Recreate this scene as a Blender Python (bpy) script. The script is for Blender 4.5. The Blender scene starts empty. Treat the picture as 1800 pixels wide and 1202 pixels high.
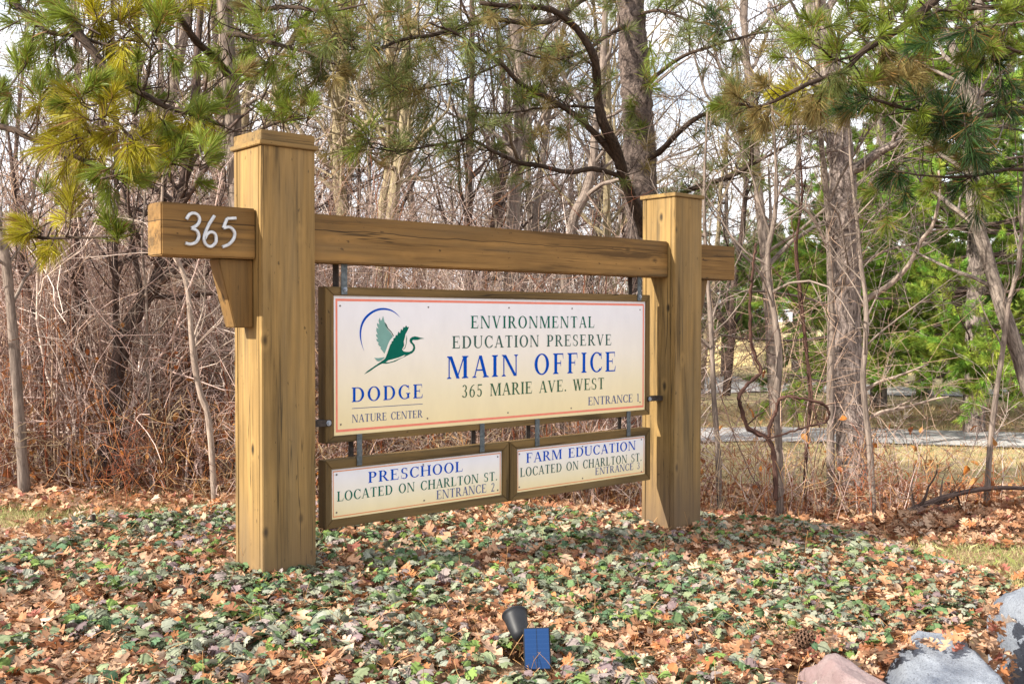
import bpy, bmesh, math
import numpy as np
from mathutils import Vector

# ------------------------------------------------------------------ camera, world, sun, exposure
scene = bpy.context.scene
COL = scene.collection
CAM = np.array([-2.3419, -4.4664, 1.2256])
YAW, PITCH, ROLL, FPX = -0.7219, -0.0203, 0.0008, 1802.25
_fw = np.array([-math.sin(YAW), math.cos(YAW), 0.0]); _rt = np.array([math.cos(YAW), math.sin(YAW), 0.0]); _up = np.array([0, 0, 1.0])
_fw, _up = math.cos(PITCH)*_fw + math.sin(PITCH)*_up, math.cos(PITCH)*_up - math.sin(PITCH)*_fw
_rt, _up = math.cos(ROLL)*_rt + math.sin(ROLL)*_up, math.cos(ROLL)*_up - math.sin(ROLL)*_rt
cd = bpy.data.cameras.new("camera"); cam = bpy.data.objects.new("camera", cd); COL.objects.link(cam)
cd.sensor_fit = 'HORIZONTAL'; cd.sensor_width = 36.0; cd.lens = 36.0*FPX/1800.0
cd.clip_start = 0.05; cd.clip_end = 6000
from mathutils import Matrix
cam.matrix_world = Matrix(((_rt[0], _up[0], -_fw[0], CAM[0]), (_rt[1], _up[1], -_fw[1], CAM[1]), (_rt[2], _up[2], -_fw[2], CAM[2]), (0, 0, 0, 1)))
scene.camera = cam
scene.view_settings.view_transform = 'Standard'; scene.view_settings.look = 'None'
scene.view_settings.gamma = 1.0; scene.view_settings.use_curve_mapping = False
scene.view_settings.exposure = 1.12
SUN_DIR = np.array([-1.0, 0.24, 0.0]); SUN_DIR /= np.linalg.norm(SUN_DIR)
SUN_EL = math.radians(30.0)
SUN_DIR = np.array([SUN_DIR[0]*math.cos(SUN_EL), SUN_DIR[1]*math.cos(SUN_EL), math.sin(SUN_EL)])
w = bpy.data.worlds.new("World"); scene.world = w; w.use_nodes = True
nt = w.node_tree; N = nt.nodes; LK = nt.links
bg = N["Background"]; sky = N.new("ShaderNodeTexSky"); sky.sky_type = 'NISHITA'; sky.sun_disc = False
sky.sun_elevation = SUN_EL; sky.sun_rotation = math.atan2(SUN_DIR[0], SUN_DIR[1]); sky.dust_density = 1.5
tc = N.new("ShaderNodeTexCoord"); mp = N.new("ShaderNodeMapping"); mp.inputs["Scale"].default_value = (1.6, 1.6, 4.0)
nz = N.new("ShaderNodeTexNoise"); nz.inputs["Scale"].default_value = 2.3; nz.inputs["Detail"].default_value = 7; nz.inputs["Roughness"].default_value = 0.62
rp = N.new("ShaderNodeValToRGB"); rp.color_ramp.elements[0].position = 0.29; rp.color_ramp.elements[1].position = 0.53
mx = N.new("ShaderNodeMix"); mx.data_type = 'RGBA'; mx.inputs["B"].default_value = (7.6, 7.6, 7.9, 1)
LK.new(tc.outputs["Generated"], mp.inputs["Vector"]); LK.new(mp.outputs["Vector"], nz.inputs["Vector"]); LK.new(nz.outputs["Fac"], rp.inputs["Fac"])
LK.new(rp.outputs["Color"], mx.inputs["Factor"]); LK.new(sky.outputs["Color"], mx.inputs["A"]); LK.new(mx.outputs["Result"], bg.inputs["Color"])
bg.inputs["Strength"].default_value = 0.12
sd = bpy.data.lights.new("sun", 'SUN'); sd.energy = 5.0; sd.angle = math.radians(0.55); sd.color = (1.0, 0.93, 0.82)
sun = bpy.data.objects.new("sun", sd); COL.objects.link(sun)
sun.rotation_euler = Vector(SUN_DIR).to_track_quat('Z', 'Y').to_euler()
scene.cycles.max_bounces = 6; scene.cycles.diffuse_bounces = 3; scene.cycles.glossy_bounces = 2; scene.cycles.transmission_bounces = 3
scene.cycles.transparent_max_bounces = 4

# ------------------------------------------------------------------ helpers
def ray(u, v): return _fw + _rt*(u-900)/FPX - _up*(v-601)/FPX
def at(u, v, D): return CAM + ray(u, v)*D
FH = np.array([math.sin(-YAW), math.cos(-YAW)])
BED = np.array([(-2.6, -4.4), (-2.6, 0.3), (-1.5, 1.75), (-0.59, 2.2), (0.31, 2.3), (1.04, 2.35), (2.0, 2.1), (3.2, 1.7), (4.3, 0.85), (4.6, 0.0), (4.2, -1.0), (3.55, -2.05), (2.5, -2.25), (1.75, -2.28), (1.25, -2.33), (0.8, -2.6), (0.3, -3.5), (-0.2, -4.6)])
def bed_dist(x, y):
    """signed distance to the planting bed outline, positive inside"""
    x = np.asarray(x, float); y = np.asarray(y, float)
    d = np.full(x.shape, 1e9); ins = np.zeros(x.shape, bool)
    n = len(BED)
    for i in range(n):
        a = BED[i]; b = BED[(i+1) % n]; e = b-a
        t = np.clip(((x-a[0])*e[0]+(y-a[1])*e[1])/(e@e), 0, 1)
        d = np.minimum(d, np.hypot(x-a[0]-t*e[0], y-a[1]-t*e[1]))
        c = ((a[1] > y) != (b[1] > y)) & (x < (b[0]-a[0])*(y-a[1])/((b[1]-a[1]) if b[1] != a[1] else 1e-9)+a[0])
        ins ^= c
    return np.where(ins, d, -d)
def sstep(a, b, t):
    t = np.clip((np.asarray(t, float)-a)/(b-a), 0, 1); return t*t*(3-2*t)
def height(x, y):
    x = np.asarray(x, float); y = np.asarray(y, float)
    s = x*FH[0] + y*FH[1]
    h = -0.058*np.clip(x, 0, 5.0) - 0.02*np.clip(-x-0.5, 0, 3)
    h = h + 0.10*sstep(-0.35, 0.45, bed_dist(x, y)) - 0.145
    h = h*(1-sstep(4, 12, s)) - 0.62*sstep(3.5, 11, s)
    h = h - 0.26*sstep(0.0, 0.35, -bed_dist(x, y))*sstep(-1.9, -2.3, y)*sstep(0.4, 0.8, x)*(1-sstep(2.4, 3.2, x))
    h = h + 0.012*np.sin(x*3.1+1.3*y)*np.cos(y*2.7-0.6*x) + 0.02*np.sin(x*0.9+.4)*np.sin(y*1.1)
    h = h + 0.9*sstep(30, 120, s) - 0.25*sstep(0.8, 3, -s-4.2)
    return h
def gz(p): return float(height(p[0], p[1]))
def ground_at(u, v):
    r = ray(u, v); t = 1.0
    for k in range(4000):
        p = CAM + r*t
        if p[2] < gz(p): break
        t += 0.01 + 0.002*t
    return p
def on_ground(u, D):
    p = at(u, 600, D); return np.array([p[0], p[1], gz(p)])
def lin(r, g, b):
    f = lambda c: ((c/255.0)/12.92 if c/255.0 <= 0.04045 else (((c/255.0)+0.055)/1.055)**2.4)
    return np.array([f(r), f(g), f(b)])
def prop(o, label=None, cat=None, group=None, kind=None):
    if label: o["label"] = label
    if cat: o["category"] = cat
    if group: o["group"] = group
    if kind: o["kind"] = kind
    return o
def thing(name, label, cat, loc, group=None):
    o = bpy.data.objects.new(name, None); COL.objects.link(o); o.location = [float(c) for c in loc]; o.empty_display_size = 0.1
    return prop(o, label, cat, group)
_loc = {}
def dup(root, loc, rz=0.0, sc=1.0, label=None, group=None):
    r = root.copy(); COL.objects.link(r); r.location = [float(c) for c in loc]; r.rotation_euler = (0, 0, rz)
    r.scale = (sc, sc, sc) if np.isscalar(sc) else sc
    if label: r["label"] = label
    if group: r["group"] = group
    for ch in list(root.children):
        c = ch.copy(); COL.objects.link(c); c.parent = r
        for g in list(ch.children):
            d = g.copy(); COL.objects.link(d); d.parent = c
    return r
class MB:
    """collects vertices and faces, then links them as ONE mesh object"""
    def __init__(s): s.V = []; s.F = []; s.n = 0; s.G = []; s.T = []
    def add(s, v, f, gc=None, tint=None):
        v = np.asarray(v, float).reshape(-1, 3)
        s.V.append(v); s.F.append(np.asarray(f, np.int64) + s.n); s.n += len(v)
        s.G.append(v.copy() if gc is None else np.asarray(gc, float).reshape(-1, 3))
        s.T.append(np.ones((len(v), 3)) if tint is None else np.broadcast_to(np.asarray(tint, float), (len(v), 3)))
    def box(s, lo, hi, axis=0, seed=0.0):
        lo = np.array(lo, float); hi = np.array(hi, float)
        c = np.array([[x, y, z] for x in (0, 1) for y in (0, 1) for z in (0, 1)], float)
        v = lo + c*(hi-lo)
        g = np.roll(v, -axis, axis=1) + np.array([seed*1.7, seed*.73, seed*2.3])
        s.add(v, [[0, 1, 3, 2], [4, 6, 7, 5], [0, 4, 5, 1], [2, 3, 7, 6], [0, 2, 6, 4], [1, 5, 7, 3]], g)
    def prism(s, poly, y0, y1, axis=0, seed=0.0):
        """poly in x,z extruded from y0 to y1 (front = y0); counter-clockwise seen from the front"""
        p = np.asarray(poly, float); n = len(p)
        v = np.vstack([np.column_stack([p[:, 0], np.full(n, y0), p[:, 1]]), np.column_stack([p[:, 0], np.full(n, y1), p[:, 1]])])
        g = np.roll(v, -axis, axis=1) + np.array([seed*1.7, seed*.73, seed*2.3])
        s.n0 = s.n
        s.V.append(v); s.G.append(g); s.T.append(np.ones((2*n, 3)))
        s.F.append([list(range(s.n, s.n+n))]); s.F.append([[s.n+n+n-1-i for i in range(n)]])
        s.F.append(np.array([[i, i+n, (i+1) % n + n, (i+1) % n] for i in range(n)]) + s.n); s.n += 2*n
    def tubes(s, P, R, sides=4, tint=None, cap=False):
        P = np.asarray(P, float); R = np.asarray(R, float)
        if P.ndim == 2: P = P[None]; R = R[None]
        n, k, _ = P.shape
        T = np.gradient(P, axis=1); T /= np.linalg.norm(T, axis=2, keepdims=True)+1e-12
        avg = T.mean(axis=1); ref = np.where(np.abs(avg[:, 2:3]) > 0.8, np.array([[1., .13, 0]]), np.array([[0.05, 0, 1.]]))[:, None, :]
        U = np.cross(T, np.broadcast_to(ref, T.shape)); U /= np.linalg.norm(U, axis=2, keepdims=True)+1e-12
        W = np.cross(T, U)
        a = np.arange(sides)*2*math.pi/sides
        ring = P[:, :, None, :] + R[:, :, None, None]*(np.cos(a)[None, None, :, None]*U[:, :, None, :]+np.sin(a)[None, None, :, None]*W[:, :, None, :])
        L = np.concatenate([np.zeros((n, 1)), np.cumsum(np.linalg.norm(np.diff(P, axis=1), axis=2), axis=1)], axis=1)
        g = np.empty(ring.shape)
        g[..., 0] = L[:, :, None] + (np.arange(n)*.37 % 5)[:, None, None]
        g[..., 1] = R[:, :, None]*np.cos(a); g[..., 2] = R[:, :, None]*np.sin(a)
        idx = np.arange(n*k*sides).reshape(n, k, sides)
        A = idx[:, :-1, :]; B = idx[:, 1:, :]
        f = np.stack([A, np.roll(A, -1, axis=2), np.roll(B, -1, axis=2), B], axis=-1).reshape(-1, 4)
        t = None
        if tint is not None:
            t = np.asarray(tint, float)
            if t.ndim == 2: t = np.repeat(t, k*sides, axis=0)
        s.add(ring.reshape(-1, 3), f, g.reshape(-1, 3), t)
        if cap:
            s.F.append([list(idx[i, -1, :] + (s.n - n*k*sides)) for i in range(n)])
            s.F.append([list(idx[i, 0, ::-1] + (s.n - n*k*sides)) for i in range(n)])
    def build(s, name, mat, parent=None, smooth=False, tint=False, label=None, grain=True):
        V = np.vstack(s.V); off = np.array(parent_loc(parent)) if parent is not None else np.zeros(3)
        me = bpy.data.meshes.new(name)
        V = V - off
        me.vertices.add(len(V)); me.vertices.foreach_set("co", V.astype(np.float32).ravel())
        loops = []; sizes = []
        for f in s.F:
            if isinstance(f, np.ndarray):
                loops.append(f.ravel()); sizes.append(np.full(len(f), f.shape[1]))
            else:
                for q in f: loops.append(np.array(q)); sizes.append(np.array([len(q)]))
        loops = np.concatenate(loops).astype(np.int32); sizes = np.concatenate(sizes).astype(np.int32)
        me.loops.add(len(loops)); me.loops.foreach_set("vertex_index", loops)
        me.polygons.add(len(sizes)); st = np.concatenate([[0], np.cumsum(sizes)[:-1]]).astype(np.int32)
        me.polygons.foreach_set("loop_start", st); me.polygons.foreach_set("loop_total", sizes)
        me.polygons.foreach_set("use_smooth", np.full(len(sizes), bool(smooth)))
        if grain:
            at_ = me.attributes.new("gc", 'FLOAT_VECTOR', 'POINT'); at_.data.foreach_set("vector", np.vstack(s.G).astype(np.float32).ravel())
        if tint:
            T = np.vstack(s.T); T4 = np.column_stack([T, np.ones(len(T))])
            at_ = me.attributes.new("tint", 'FLOAT_COLOR', 'POINT'); at_.data.foreach_set("color", T4.astype(np.float32).ravel())
        me.update(calc_edges=True); me.validate()
        if mat: me.materials.append(mat)
        o = bpy.data.objects.new(name, me); COL.objects.link(o)
        if parent is not None: o.parent = parent
        if label: o["label"] = label
        return o
def parent_loc(o):
    l = np.zeros(3)
    while o is not None: l = l + np.array(o.location); o = o.parent
    return l
def bevel(o, wd=0.004, seg=2):
    bm = bmesh.new(); bm.from_mesh(o.data)
    bmesh.ops.bevel(bm, geom=[e for e in bm.edges if len(e.link_faces) == 2 and e.calc_face_angle(0) > 0.5], offset=wd, segments=seg, affect='EDGES', clamp_overlap=True)
    bm.to_mesh(o.data); bm.free(); return o

# ------------------------------------------------------------------ materials
def newmat(name, rough=0.7, spec=0.3):
    m = bpy.data.materials.new(name); m.use_nodes = True
    b = m.node_tree.nodes["Principled BSDF"]; b.inputs["Roughness"].default_value = rough; b.inputs["Specular IOR Level"].default_value = spec
    return m, m.node_tree, b
def nd(t, kind, **kw):
    n = t.nodes.new(kind)
    for k, v in kw.items():
        if k in n.inputs: n.inputs[k].default_value = v
        else: setattr(n, k, v)
    return n
def ramp(t, src, stops):
    r = nd(t, "ShaderNodeValToRGB"); e = r.color_ramp.elements
    while len(e) < len(stops): e.new(0.5)
    for i, (p, c) in enumerate(stops):
        e[i].position = p; e[i].color = (*c, 1) if not np.isscalar(c) else (c, c, c, 1)
    t.links.new(src, r.inputs["Fac"]); return r.outputs["Color"]
def mixc(t, fac, a, b, mode='MIX'):
    m = nd(t, "ShaderNodeMix", data_type='RGBA', blend_type=mode)
    for s, v in (("Factor", fac), ("A", a), ("B", b)):
        if hasattr(v, "is_output"): t.links.new(v, m.inputs[s])
        else: m.inputs[s].default_value = v if np.isscalar(v) else (*v, 1)
    return m.outputs["Result"]
def mathn(t, op, a, b=None, c=None):
    m = nd(t, "ShaderNodeMath", operation=op)
    for i, v in enumerate((a, b, c)):
        if v is None: continue
        if hasattr(v, "is_output"): t.links.new(v, m.inputs[i])
        else: m.inputs[i].default_value = v
    return m.outputs[0]
def noise(t, vec, scale, sc3=(1, 1, 1), detail=4, rough=0.55, dist=0.0):
    mp = nd(t, "ShaderNodeMapping"); mp.inputs["Scale"].default_value = sc3; t.links.new(vec, mp.inputs["Vector"])
    n = nd(t, "ShaderNodeTexNoise", Scale=scale, Detail=detail, Roughness=rough, Distortion=dist); t.links.new(mp.outputs["Vector"], n.inputs["Vector"])
    return n.outputs["Fac"]
def bump(t, b, h, strength=0.3, dist=0.01):
    n = nd(t, "ShaderNodeBump", Strength=strength, Distance=dist); t.links.new(h, n.inputs["Height"]); t.links.new(n.outputs["Normal"], b.inputs["Normal"])
def attr(t, name): return nd(t, "ShaderNodeAttribute", attribute_name=name)
def wood(name, dark, light, check=None, dirt=False, knots=True):
    m, t, b = newmat(name, 0.72, 0.25)
    v = attr(t, "gc").outputs["Vector"]
    g1 = noise(t, v, 1.0, (1.3, 34, 34), 5, 0.6, 0.6); g2 = noise(t, v, 1.0, (0.7, 9, 9), 3, 0.5, 1.2); g3 = noise(t, v, 1.0, (6, 140, 140), 3, 0.6)
    bl = noise(t, v, 1.0, (1.6, 4, 4), 4, 0.6)
    mixf = mathn(t, 'ADD', mathn(t, 'MULTIPLY', g1, 0.5), mathn(t, 'ADD', mathn(t, 'MULTIPLY', g2, 0.45), mathn(t, 'MULTIPLY', g3, 0.12)))
    c = ramp(t, mixf, [(0.42, dark*.8), (0.50, (dark+light)/2), (0.64, light)])
    c = mixc(t, ramp(t, bl, [(0.35, 0.0), (0.72, 0.55)]), c, dark*0.62+light*0.12, 'MIX')
    if knots:
        mp = nd(t, "ShaderNodeMapping"); mp.inputs["Scale"].default_value = (3.4, 6.5, 6.5); t.links.new(v, mp.inputs["Vector"])
        vo = nd(t, "ShaderNodeTexVoronoi", Scale=1.0, Randomness=1.0); t.links.new(mp.outputs["Vector"], vo.inputs["Vector"])
        kn = ramp(t, vo.outputs["Distance"], [(0.05, 1.0), (0.12, 0.0)])
        c = mixc(t, kn, c, dark*0.22)
        ringn = ramp(t, vo.outputs["Distance"], [(0.10, 0.0), (0.16, 0.35), (0.24, 0.0)])
        c = mixc(t, ringn, c, light*1.05)
    lnz = noise(t, v, 1.0, (.55, 26, 26), 2, .5); msk = noise(t, v, 1.0, (.8, 5, 5), 2, .5)
    ckl = mathn(t, 'MULTIPLY', ramp(t, mathn(t, 'ABSOLUTE', mathn(t, 'SUBTRACT', lnz, .5)), [(.004, 1.0), (.012, 0.0)]), ramp(t, msk, [(.50, 0.0), (.58, .85)])); c = mixc(t, ckl, c, dark*.25)
    nick = noise(t, v, 1.0, (22, 48, 48), 2, .5); c = mixc(t, ramp(t, nick, [(.70, 0.0), (.76, .75)]), c, dark*0.3)
    c = mixc(t, ramp(t, noise(t, v, 1.0, (.9, 6, 6), 5, .65), [(.46, 0.0), (.72, .5)]), c, np.array([.165, .125, .068])*(1.0 if dirt else .8))
    h = mathn(t, 'ADD', mathn(t, 'MULTIPLY', g1, 0.7), mathn(t, 'MULTIPLY', g3, 0.5))
    sp = nd(t, "ShaderNodeSeparateXYZ"); t.links.new(v, sp.inputs[0])
    if check is not None:       # long drying check, a dark wandering split along the beam
        cx = nd(t, "ShaderNodeCombineXYZ"); t.links.new(sp.outputs[0], cx.inputs[0])
        wv = noise(t, cx.outputs[0], 2.3, (1, 1, 1), 3, 0.55)
        z = mathn(t, 'SUBTRACT', sp.outputs[2], mathn(t, 'ADD', mathn(t, 'MULTIPLY', wv, 0.055), check))
        ck = ramp(t, mathn(t, 'ABSOLUTE', z), [(0.0012, 1.0), (0.0036, 0.0)])
        c = mixc(t, ck, c, dark*0.12)
        above = ramp(t, z, [(0.0, 0.0), (0.004, 0.35)])
        c = mixc(t, above, c, dark*0.75)
    if dirt:
        tco = nd(t, 'ShaderNodeTexCoord'); spo = nd(t, 'ShaderNodeSeparateXYZ'); t.links.new(tco.outputs['Object'], spo.inputs[0])
        lo = mathn(t, 'ADD', spo.outputs[2], mathn(t, 'MULTIPLY', bl, 0.45))
        c = mixc(t, ramp(t, lo, [(0.12, 0.8), (0.62, 0.0)]), c, np.array([0.125, 0.082, 0.048]))
    t.links.new(c, b.inputs["Base Color"])
    bump(t, b, h, 0.35, 0.004)
    return m
def plain(name, col, rough=0.6, metal=0.0, spec=0.4, var=0.25, scale=30):
    m, t, b = newmat(name, rough, spec); b.inputs["Metallic"].default_value = metal
    tcn = nd(t, "ShaderNodeTexCoord"); n = noise(t, tcn.outputs["Object"], scale, (1, 1, 1), 4)
    col = np.array(col); c = ramp(t, n, [(0.3, col*(1-var)), (0.7, np.clip(col*(1+var), 0, 1))])
    t.links.new(c, b.inputs["Base Color"]); return m
def bark(name, dark, light, sx=(5, 60, 60), strength=0.9, dist=0.02, moss=None):
    m, t, b = newmat(name, 0.9, 0.15)
    v = attr(t, "gc").outputs["Vector"]
    a = noise(t, v, 1.0, sx, 5, 0.65, 0.8); a2 = noise(t, v, 0.9, (1.5, 12, 12), 4, 0.6)
    c = ramp(t, a, [(0.36, dark), (0.60, light)])
    c = mixc(t, ramp(t, a2, [(0.4, 0.0), (0.7, 0.5)]), c, dark)
    if moss is not None: c = mixc(t, ramp(t, noise(t, v, 2.0, (1, 6, 6), 4), [(0.5, 0.0), (0.65, 0.7)]), c, moss)
    t.links.new(c, b.inputs["Base Color"]); bump(t, b, a, strength, dist); return m
def tinted(name, trans=0.3, rough=0.6, spec=0.25, nscale=60, var=0.3):
    m, t, b = newmat(name, rough, spec)
    a = attr(t, "tint").outputs["Color"]
    tcn = nd(t, "ShaderNodeTexCoord"); n = noise(t, tcn.outputs["Object"], nscale, (1, 1, 1), 3)
    c = mixc(t, 1.0, a, ramp(t, n, [(0.3, 1-var), (0.7, 1+0.0)]), 'MULTIPLY')
    t.links.new(c, b.inputs["Base Color"])
    if trans > 0:
        tr = nd(t, "ShaderNodeBsdfTranslucent"); t.links.new(c, tr.inputs["Color"]); mxs = nd(t, "ShaderNodeMixShader"); mxs.inputs[0].default_value = trans
        t.links.new(b.outputs[0], mxs.inputs[1]); t.links.new(tr.outputs[0], mxs.inputs[2]); t.links.new(mxs.outputs[0], t.nodes["Material Output"].inputs["Surface"])
    return m
WD = np.array([0.110, 0.068, 0.023]); WL = np.array([0.330, 0.205, 0.070])
M_post = wood("post_wood", WD, WL, dirt=True)
M_beam = wood("beam_wood", WD*np.array([1.0, .86, .72]), WL*np.array([.92, .82, .72]), check=1.655)
M_frame = wood("frame_wood", WD*0.62, WL*0.62, knots=False)
M_cap = wood("cap_wood", WD*1.05, WL*0.9, knots=False)
M_galv = plain("galvanised_steel", (0.10, 0.12, 0.13), 0.5, 0.5, var=0.4, scale=60)
M_rust = plain("dark_rusty_steel", (0.045, 0.035, 0.03), 0.7, 0.3, var=0.5, scale=50)
M_bolt = plain("bolt_steel", (0.32, 0.36, 0.42), 0.4, 0.6)
M_digit = plain("brushed_aluminium", (0.50, 0.52, 0.54), 0.42, 0.35, var=0.2, scale=50)
M_blue = plain("blue_print", lin(0, 72, 172), 0.6, spec=.05, var=0.06); M_green = plain("green_print", lin(10, 95, 80), 0.6, spec=.05, var=0.06)
M_dgreen = plain("dark_green_print", lin(58, 92, 84), 0.5, spec=.05, var=0.06); M_pale = plain("pale_green_print", lin(118, 158, 150), 0.5, spec=.05, var=0.05)
M_slate = plain("slate_print", lin(88, 98, 135), 0.5, spec=.05, var=0.06); M_coral = plain("coral_print", lin(226, 132, 112), 0.5, spec=.05, var=0.06)
M_orange = plain("orange_print", lin(214, 140, 100), 0.5, spec=.05, var=0.06); M_olive = plain("olive_green_print", lin(62, 96, 72), 0.5, spec=.05, var=0.06)
M_screw = plain("screw_steel", (0.16, 0.14, 0.13), 0.5, 0.4)
def face_mat(name, z0, z1):
    m, t, b = newmat(name, 0.55, 0.25)
    v = attr(t, "gc").outputs["Vector"]; sp = nd(t, "ShaderNodeSeparateXYZ"); t.links.new(v, sp.inputs[0])
    f = mathn(t, 'DIVIDE', mathn(t, 'SUBTRACT', sp.outputs[2], z0), z1-z0)
    f = mathn(t, 'ADD', f, mathn(t, 'MULTIPLY', mathn(t, 'SUBTRACT', noise(t, v, 3.0, (1, 1, 1), 3), 0.5), 0.06))
    c = ramp(t, f, [(0.0, np.array([.80, .66, .36])), (0.28, np.array([.80, .71, .49])), (0.55, np.array([.80, .75, .66])), (0.85, np.array([.76, .75, .77])), (1.0, np.array([.77, .77, .81]))])
    c = mixc(t, 1.0, c, ramp(t, noise(t, v, 9, (1, 1, 0.4), 5, 0.65), [(0.3, 0.93), (0.7, 1.0)]), 'MULTIPLY')
    t.links.new(c, b.inputs["Base Color"]); return m

# ------------------------------------------------------------------ ground
def make_ground():
    n = 420
    u = np.linspace(-1, 1, n)
    g = np.sinh(u*7.2)/math.sinh(7.2)*1800
    X, Y = np.meshgrid(g+1.2, g-0.2, indexing='ij')
    Z = height(X, Y) - 0.012
    idx = np.arange(n*n).reshape(n, n)
    f = np.stack([idx[:-1, :-1], idx[1:, :-1], idx[1:, 1:], idx[:-1, 1:]], axis=-1).reshape(-1, 4)
    mb = MB(); mb.add(np.column_stack([X.ravel(), Y.ravel(), Z.ravel()]), f)
    m, t, b = newmat("ground_soil", 0.95, 0.1)
    tcn = nd(t, "ShaderNodeTexCoord"); v = tcn.outputs["Object"]
    a = noise(t, v, 0.5, detail=6, rough=0.6); fine = noise(t, v, 22, detail=5, rough=0.7); mid = noise(t, v, 4, detail=5)
    c = ramp(t, fine, [(0.3, np.array([.09, .052, .033])), (0.5, np.array([.25, .145, .085])), (0.72, np.array([.42, .28, .17]))])
    gr = ramp(t, fine, [(0.3, np.array([.06, .06, .02])), (0.7, np.array([.26, .24, .10]))])
    c = mixc(t, ramp(t, mathn(t, 'ADD', mathn(t, 'MULTIPLY', a, 0.6), mathn(t, 'MULTIPLY', mid, 0.4)), [(0.5, 0.0), (0.62, 0.8)]), c, gr)
    sx = nd(t, "ShaderNodeSeparateXYZ"); t.links.new(v, sx.inputs[0]); s_ = mathn(t, 'ADD', mathn(t, 'MULTIPLY', sx.outputs[0], float(FH[0])), mathn(t, 'MULTIPLY', sx.outputs[1], float(FH[1])))
    dryc = mixc(t, ramp(t, mid, [(.4, 0.0), (.6, 1.0)]), ramp(t, fine, [(.3, np.array([.30, .20, .11])), (.7, np.array([.56, .43, .26]))]), ramp(t, fine, [(.3, np.array([.22, .21, .09])), (.7, np.array([.46, .42, .22]))]))
    sfac = nd(t, 'ShaderNodeMapRange'); sfac.inputs['From Min'].default_value = 4.0; sfac.inputs['From Max'].default_value = 5.6; t.links.new(s_, sfac.inputs['Value']); c = mixc(t, sfac.outputs[0], c, dryc)
    t.links.new(c, b.inputs["Base Color"]); bump(t, b, fine, 0.6, 0.02)
    o = mb.build("ground", m, smooth=True); prop(o, kind="structure")
    # two grey lanes crossing beyond the trees
    mr, t, b = newmat("asphalt_old", 1.0, 0.0); tcn = nd(t, "ShaderNodeTexCoord")
    c = ramp(t, noise(t, tcn.outputs["Object"], 3.0, detail=7, rough=0.7), [(0.3, np.array([.36, .345, .335])), (0.7, np.array([.48, .465, .455]))]); t.links.new(c, b.inputs["Base Color"])
    def strip(name, edge_near, edge_far):
        def resample(px):
            pts = np.array([ground_at(*p) for p in px]); k = np.linspace(0, len(px)-1, 60)
            return np.column_stack([np.interp(k, np.arange(len(px)), pts[:, i]) for i in range(2)])
        A = resample(edge_near); B = resample(edge_far); rows = []
        for q in np.linspace(0, 1, 5):
            xy = A*(1-q)+B*q; rows.append(np.column_stack([xy, height(xy[:, 0], xy[:, 1])+0.012]))
        Vv = np.array(rows); ii = np.arange(5*60).reshape(5, 60)
        ff = np.stack([ii[:-1, :-1], ii[:-1, 1:], ii[1:, 1:], ii[1:, :-1]], axis=-1).reshape(-1, 4)
        q = MB(); q.add(Vv.reshape(-1, 3), ff); prop(q.build(name, mr, smooth=True), kind="structure")
    strip("path", [(1150, 778), (1300, 776), (1550, 779), (1700, 784), (1850, 790), (2100, 800)], [(1150, 752), (1300, 752), (1550, 754), (1700, 758), (1850, 763), (2100, 770)])
    strip("road", [(1100, 694), (1300, 690), (1450, 690), (1600, 696), (1800, 700), (2200, 708)], [(1100, 664), (1300, 662), (1450, 672), (1600, 682), (1800, 685), (2200, 690)])
make_ground()
def make_bank():
    a = on_ground(1180, 37.0); b = on_ground(1700, 35.0); d = unit2(b-a); nrm = np.array([-d[1], d[0], 0]); n, m = 60, 14; rng = np.random.default_rng(5); L_ = np.linalg.norm(b-a)
    T_ = np.linspace(0, 1, n); Q = np.linspace(0, 1, m); prof = np.array([sstep(0, .4, q) for q in Q])*(1-.0*Q); V = []
    for t in T_:
        e_ = sstep(0, .2, t)*(1-sstep(.85, 1, t))
        for q, z in zip(Q, prof):
            p = a+d*L_*t+nrm*(q*9.0); V.append([p[0], p[1], float(height(p[0], p[1]))-.05+z*1.25*e_*(1+.06*math.sin(t*19+q*4))*(1-sstep(.7, 1, q))])
    ii = np.arange(n*m).reshape(n, m); f = np.stack([ii[:-1, :-1], ii[1:, :-1], ii[1:, 1:], ii[:-1, 1:]], axis=-1).reshape(-1, 4); mb = MB(); mb.add(np.array(V), f)
    mt, t, bb = newmat("pale_sand", .9, .1); tcn = nd(t, "ShaderNodeTexCoord"); c = ramp(t, noise(t, tcn.outputs["Object"], 2.5, detail=6), [(.3, np.array([.50, .38, .17])), (.7, np.array([.68, .54, .28]))]); t.links.new(c, bb.inputs["Base Color"])
    prop(mb.build("sand_hill", mt, smooth=True), kind="structure")
def unit2(a): a = np.array([a[0], a[1], 0]); return a/np.linalg.norm(a)
make_bank()

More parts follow.
